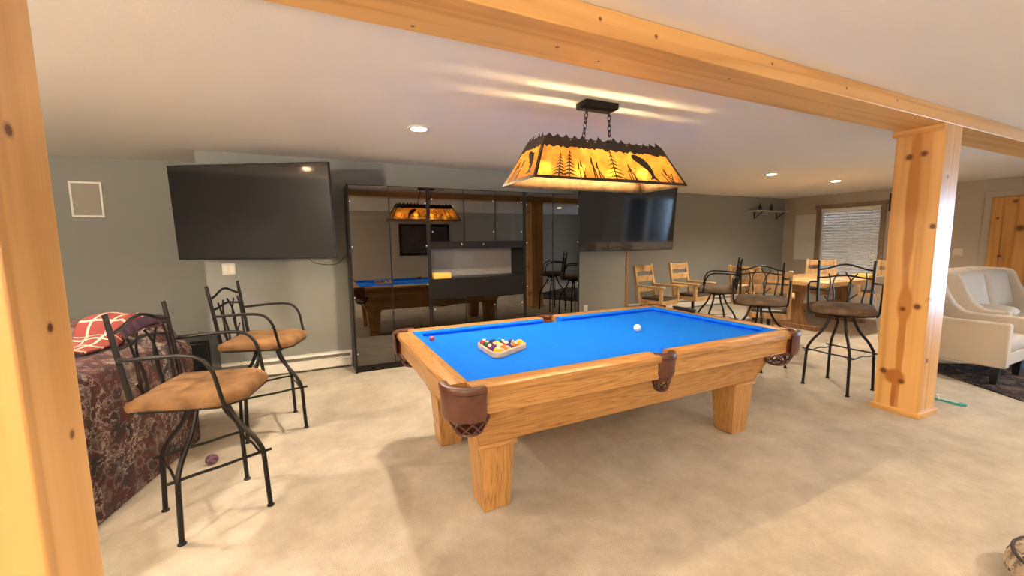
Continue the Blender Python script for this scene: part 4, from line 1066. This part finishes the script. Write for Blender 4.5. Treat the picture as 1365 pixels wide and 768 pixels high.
# sandal on the carpet behind the post
t = thing('sandal', 'teal and white flat sandal on the carpet right of the pine post', 'sandal', (4.925,1.49,0), math.atan2(-.19,-.02)+PI)
sole = [(p.x,p.y) for p in smooth_path([Vector((x,y,0)) for x,y in ((-.12,-.03),(-.125,.01),(-.09,.036),(0,.034),(.07,.046),(.12,.02),(.12,-.02),(.07,-.044),(0,-.032),(-.08,-.038))], 3, True)]
MB().layers(sole, [(1,.001),(1,.012),(.97,.015)]).build('sole', M['teal'], t)
MB().layers([(x*.72+.01,y*.72) for x,y in sole], [(1,.015),(.97,.0165)]).build('footbed', plain('pale_footbed', (.55,.60,.56), .6), t)
MB().tube([(.03,-.042,.012),(.045,-.025,.035),(.065,0,.042),(.045,.025,.035),(.03,.042,.012)], .006, 6, sub=4).build('strap', M['white'], t)

# ------------------------------------------------------------------ floral sofa at the left
sf = thing('sofa', 'large sofa under a dark floral tapestry cover at the left edge', 'sofa', (-.80,3.72,0), R(165))
# local: x from 0 (this end) to 2.2 ; front = +y
def puff(lo, hi, r, name, mat, parent, dome=.03):
    w, d_, h = hi[0]-lo[0], hi[1]-lo[1], hi[2]-lo[2]
    prof = [(.985,0),(1,.03*h)] + [(1,h-r*1.0)]
    for i in range(1,6):
        a_ = PI/2*i/5; prof.append((1-(r*(1-math.cos(a_)))/min(w,d_)*1.2, h-r+r*math.sin(a_)))
    prof += [(prof[-1][0]*.7, h+dome*.6), (prof[-1][0]*.3, h+dome)]
    return MB().layers(rrect(w,d_,min(w,d_)*.28,5), prof, Matrix.Translation(((lo[0]+hi[0])/2,(lo[1]+hi[1])/2,lo[2]))).build(name, mat, parent, smooth=60)
puff((0,.0,.01),(.40,1.28,.785), .09, 'arm', M['tapestry'], sf); puff((1.8,.0,.01),(2.2,1.28,.70), .11, 'arm', M['tapestry'], sf)
puff((.10,-.02,.01),(2.1,.40,.93), .13, 'back', M['tapestry'], sf)
puff((.38,.35,.01),(1.82,1.26,.42), .05, 'base', M['tapestry'], sf)
for i in range(2): puff((.41+i*.69,.38,.42),(1.09+i*.69,1.28,.56), .06, 'seat_cushion', M['tapestry'], sf)
def blanket():
    mb = MB(); nx, ny = 22, 30
    path = [(-.045,.66),(-.035,.80),(.0,.905),(.08,.955),(.22,.972),(.34,.945),(.41,.87),(.445,.865),(.51,.836),(.60,.832),(.68,.832)]
    path = [(p.x,p.y) for p in smooth_path([Vector((y,z,0)) for y, z in path], 4)]
    def f(u, v):
        q = v*(len(path)-1); i = min(int(q), len(path)-2); t_ = q-i
        y = path[i][0]*(1-t_)+path[i+1][0]*t_; z = path[i][1]*(1-t_)+path[i+1][1]*t_
        x = .225+(.27-.10*max(0,v-.55)/.45)*u
        k = .006*math.sin(u*9+v*5)+.004*math.sin(u*5-v*9)
        e = max(0, .14-u)*.9
        return (x+.015*math.sin(v*7), y+k*.4, z+k+.012-e*(.35 if v < .75 else 0))
    mb.grid(nx, ny, f); return mb
SM = Matrix.Translation(sf.location) @ Matrix.Rotation(R(165),4,'Z')
bmB = blanket(); bmB.v = [SM @ p for p in bmB.v]
bo = bmB.build('plaid_blanket', M['plaid'], smooth=60, solid=.012)
uvl = bo.data.uv_layers.new(name='UVMap')
for poly in bo.data.polygons:
    for li_ in poly.loop_indices:
        vi = bo.data.loops[li_].vertex_index; uvl.data[li_].uv = ((vi % 23)/22, (vi // 23)/30)
tag(bo, 'red and cream plaid blanket draped over the floral sofa corner', 'blanket')
fg = MB()
for i in range(30):
    v = i/29; y = -.01+.42*v; z = .955+.03*math.sin(v*PI)-.02*v
    p = SM @ Vector((.225, y, z-.02)); q = SM @ Vector((.205, y+.004*math.sin(i*5), z-.05)); e_ = SM @ Vector((.19, y+.008*math.sin(i*7), z-.075))
    fg.tube([p, q, e_], .008, 5)
fg.v = [p-bo.location for p in fg.v]
fg.build('fringe', plain('purple_fringe', (.06,.025,.05), .8), bo)
# dark box behind the sofa
t = thing('black_subwoofer', 'black box speaker on the carpet between floral sofa and grey wall', 'speaker', (-1.07,4.80,0))
MB().box((-.17,-.2,.03),(.17,.2,.57)).build('cabinet', M['blackpl'], t, bevel=.006)
MB().box((-.15,-.208,.06),(.15,-.2,.54)).build('grille', M['caster'], t, bevel=.004)
for x in (-.13,.13):
    for y in (-.16,.16): MB().lathe([(.02,0),(.02,.03)], (x,y,0), 10).build('foot', M['caster'], t)
# purple ball on the carpet
tag(MB().sphere((-.675,3.19,.034), .034, 20, 12, (1.1,1,1)).build('toy_ball', M['purple']), 'small purple speckled ball on the carpet behind the near bar stool', 'ball')
# pouf at the bottom right corner
pf = thing('patterned_pouf', 'brown and cream patterned round pouf at the bottom right corner', 'pouf', (2.66,.335,0))
MB().lathe([(0,0),(.17,.004),(.215,.02),(.232,.05),(.232,.085),(.212,.125),(.15,.15),(.07,.158),(0,.16)], (0,0,0), 28).build('body', M['pouf'], pf, smooth=70)
MB().tube([(.214*math.cos(2*PI*i/28), .214*math.sin(2*PI*i/28), .124) for i in range(28)], .007, 6, closed=True).build('piping', plain('dark_piping', (.05,.035,.035), .7), pf)

# ------------------------------------------------------------------ the end of the room behind the camera (picture seen in the glass, fill lamps added)
t = thing('wall_picture', 'dark framed picture on the wall behind the camera', 'picture', (3.16,YB+.02,1.05))
MB().box((-.78,-.018,0),(.78,.02,.95)).build('frame', M['laminate'], t, bevel=.006)
MB().box((-.70,.02,.08),(.70,.024,.87)).build('canvas', plain('dark_canvas', (.05,.035,.03), .6, var=.4, vscale=3), t, smooth=0)

def added_torchiere(x, y, label):  # unseen uplight added to brighten the ceiling
    t = thing('added_floor_lamp', label, 'added fill lamp', (x,y,0), 0)
    MB().lathe([(0,0),(.15,0),(.15,.015),(.03,.03),(.013,.04),(.013,1.68),(0,1.68)], seg=24).build('stand', M['bronze'], t)
    MB().lathe([(.02,1.68),(.10,1.72),(.17,1.80),(.175,1.81),(.168,1.81),(.10,1.735),(.02,1.70)], seg=28).build('bowl_shade', M['bronze'], t)
    MB().sphere((0,0,1.76), .035, 12, 8).build('bulb', M['bulbs'], t)
    li = bpy.data.lights.new('added_lamp_bulb', 'POINT'); li.energy = 150; li.color = (1,.83,.64); li.shadow_soft_size = .05
    o = bpy.data.objects.new('added_lamp_bulb', li); COL.objects.link(o); o.parent = t; o.location = (0,0,1.83)
added_torchiere(-1.6, -2.6, 'bronze uplight added as ceiling fill by the wall behind the camera, left')
added_torchiere(-3.1, .7, 'bronze uplight added as ceiling fill by the left wall')

# ------------------------------------------------------------------ light
world = bpy.data.worlds.new('sky'); scene.world = world; world.use_nodes = True
bg = world.node_tree.nodes['Background']; bg.inputs['Color'].default_value = (.50,.70,1,1); bg.inputs['Strength'].default_value = 8
def portal(loc, rot, sx, sy_):
    li = bpy.data.lights.new('sky_portal', 'AREA'); li.shape = 'RECTANGLE'; li.size = sx; li.size_y = sy_; li.cycles.is_portal = True
    o = bpy.data.objects.new('sky_portal', li); COL.objects.link(o); o.location = loc; o.rotation_euler = rot
portal((XR+.13,(W2[0]+W2[1])/2,(W2[2]+W2[3])/2), (PI/2,0,PI/2), W2[1]-W2[0], W2[3]-W2[2])       # faces -x
portal((XR+.13,(W1[0]+W1[1])/2,(W1[2]+W1[3])/2), (PI/2,0,PI/2), W1[1]-W1[0], W1[3]-W1[2])
vs_ = scene.view_settings
vs_.view_transform = 'Standard'; vs_.look = 'None'; vs_.exposure = 1.5; vs_.gamma = 1; vs_.use_curve_mapping = False
scene.cycles.max_bounces = 10; scene.cycles.diffuse_bounces = 6; scene.cycles.transparent_max_bounces = 16; scene.cycles.sample_clamp_indirect = 6
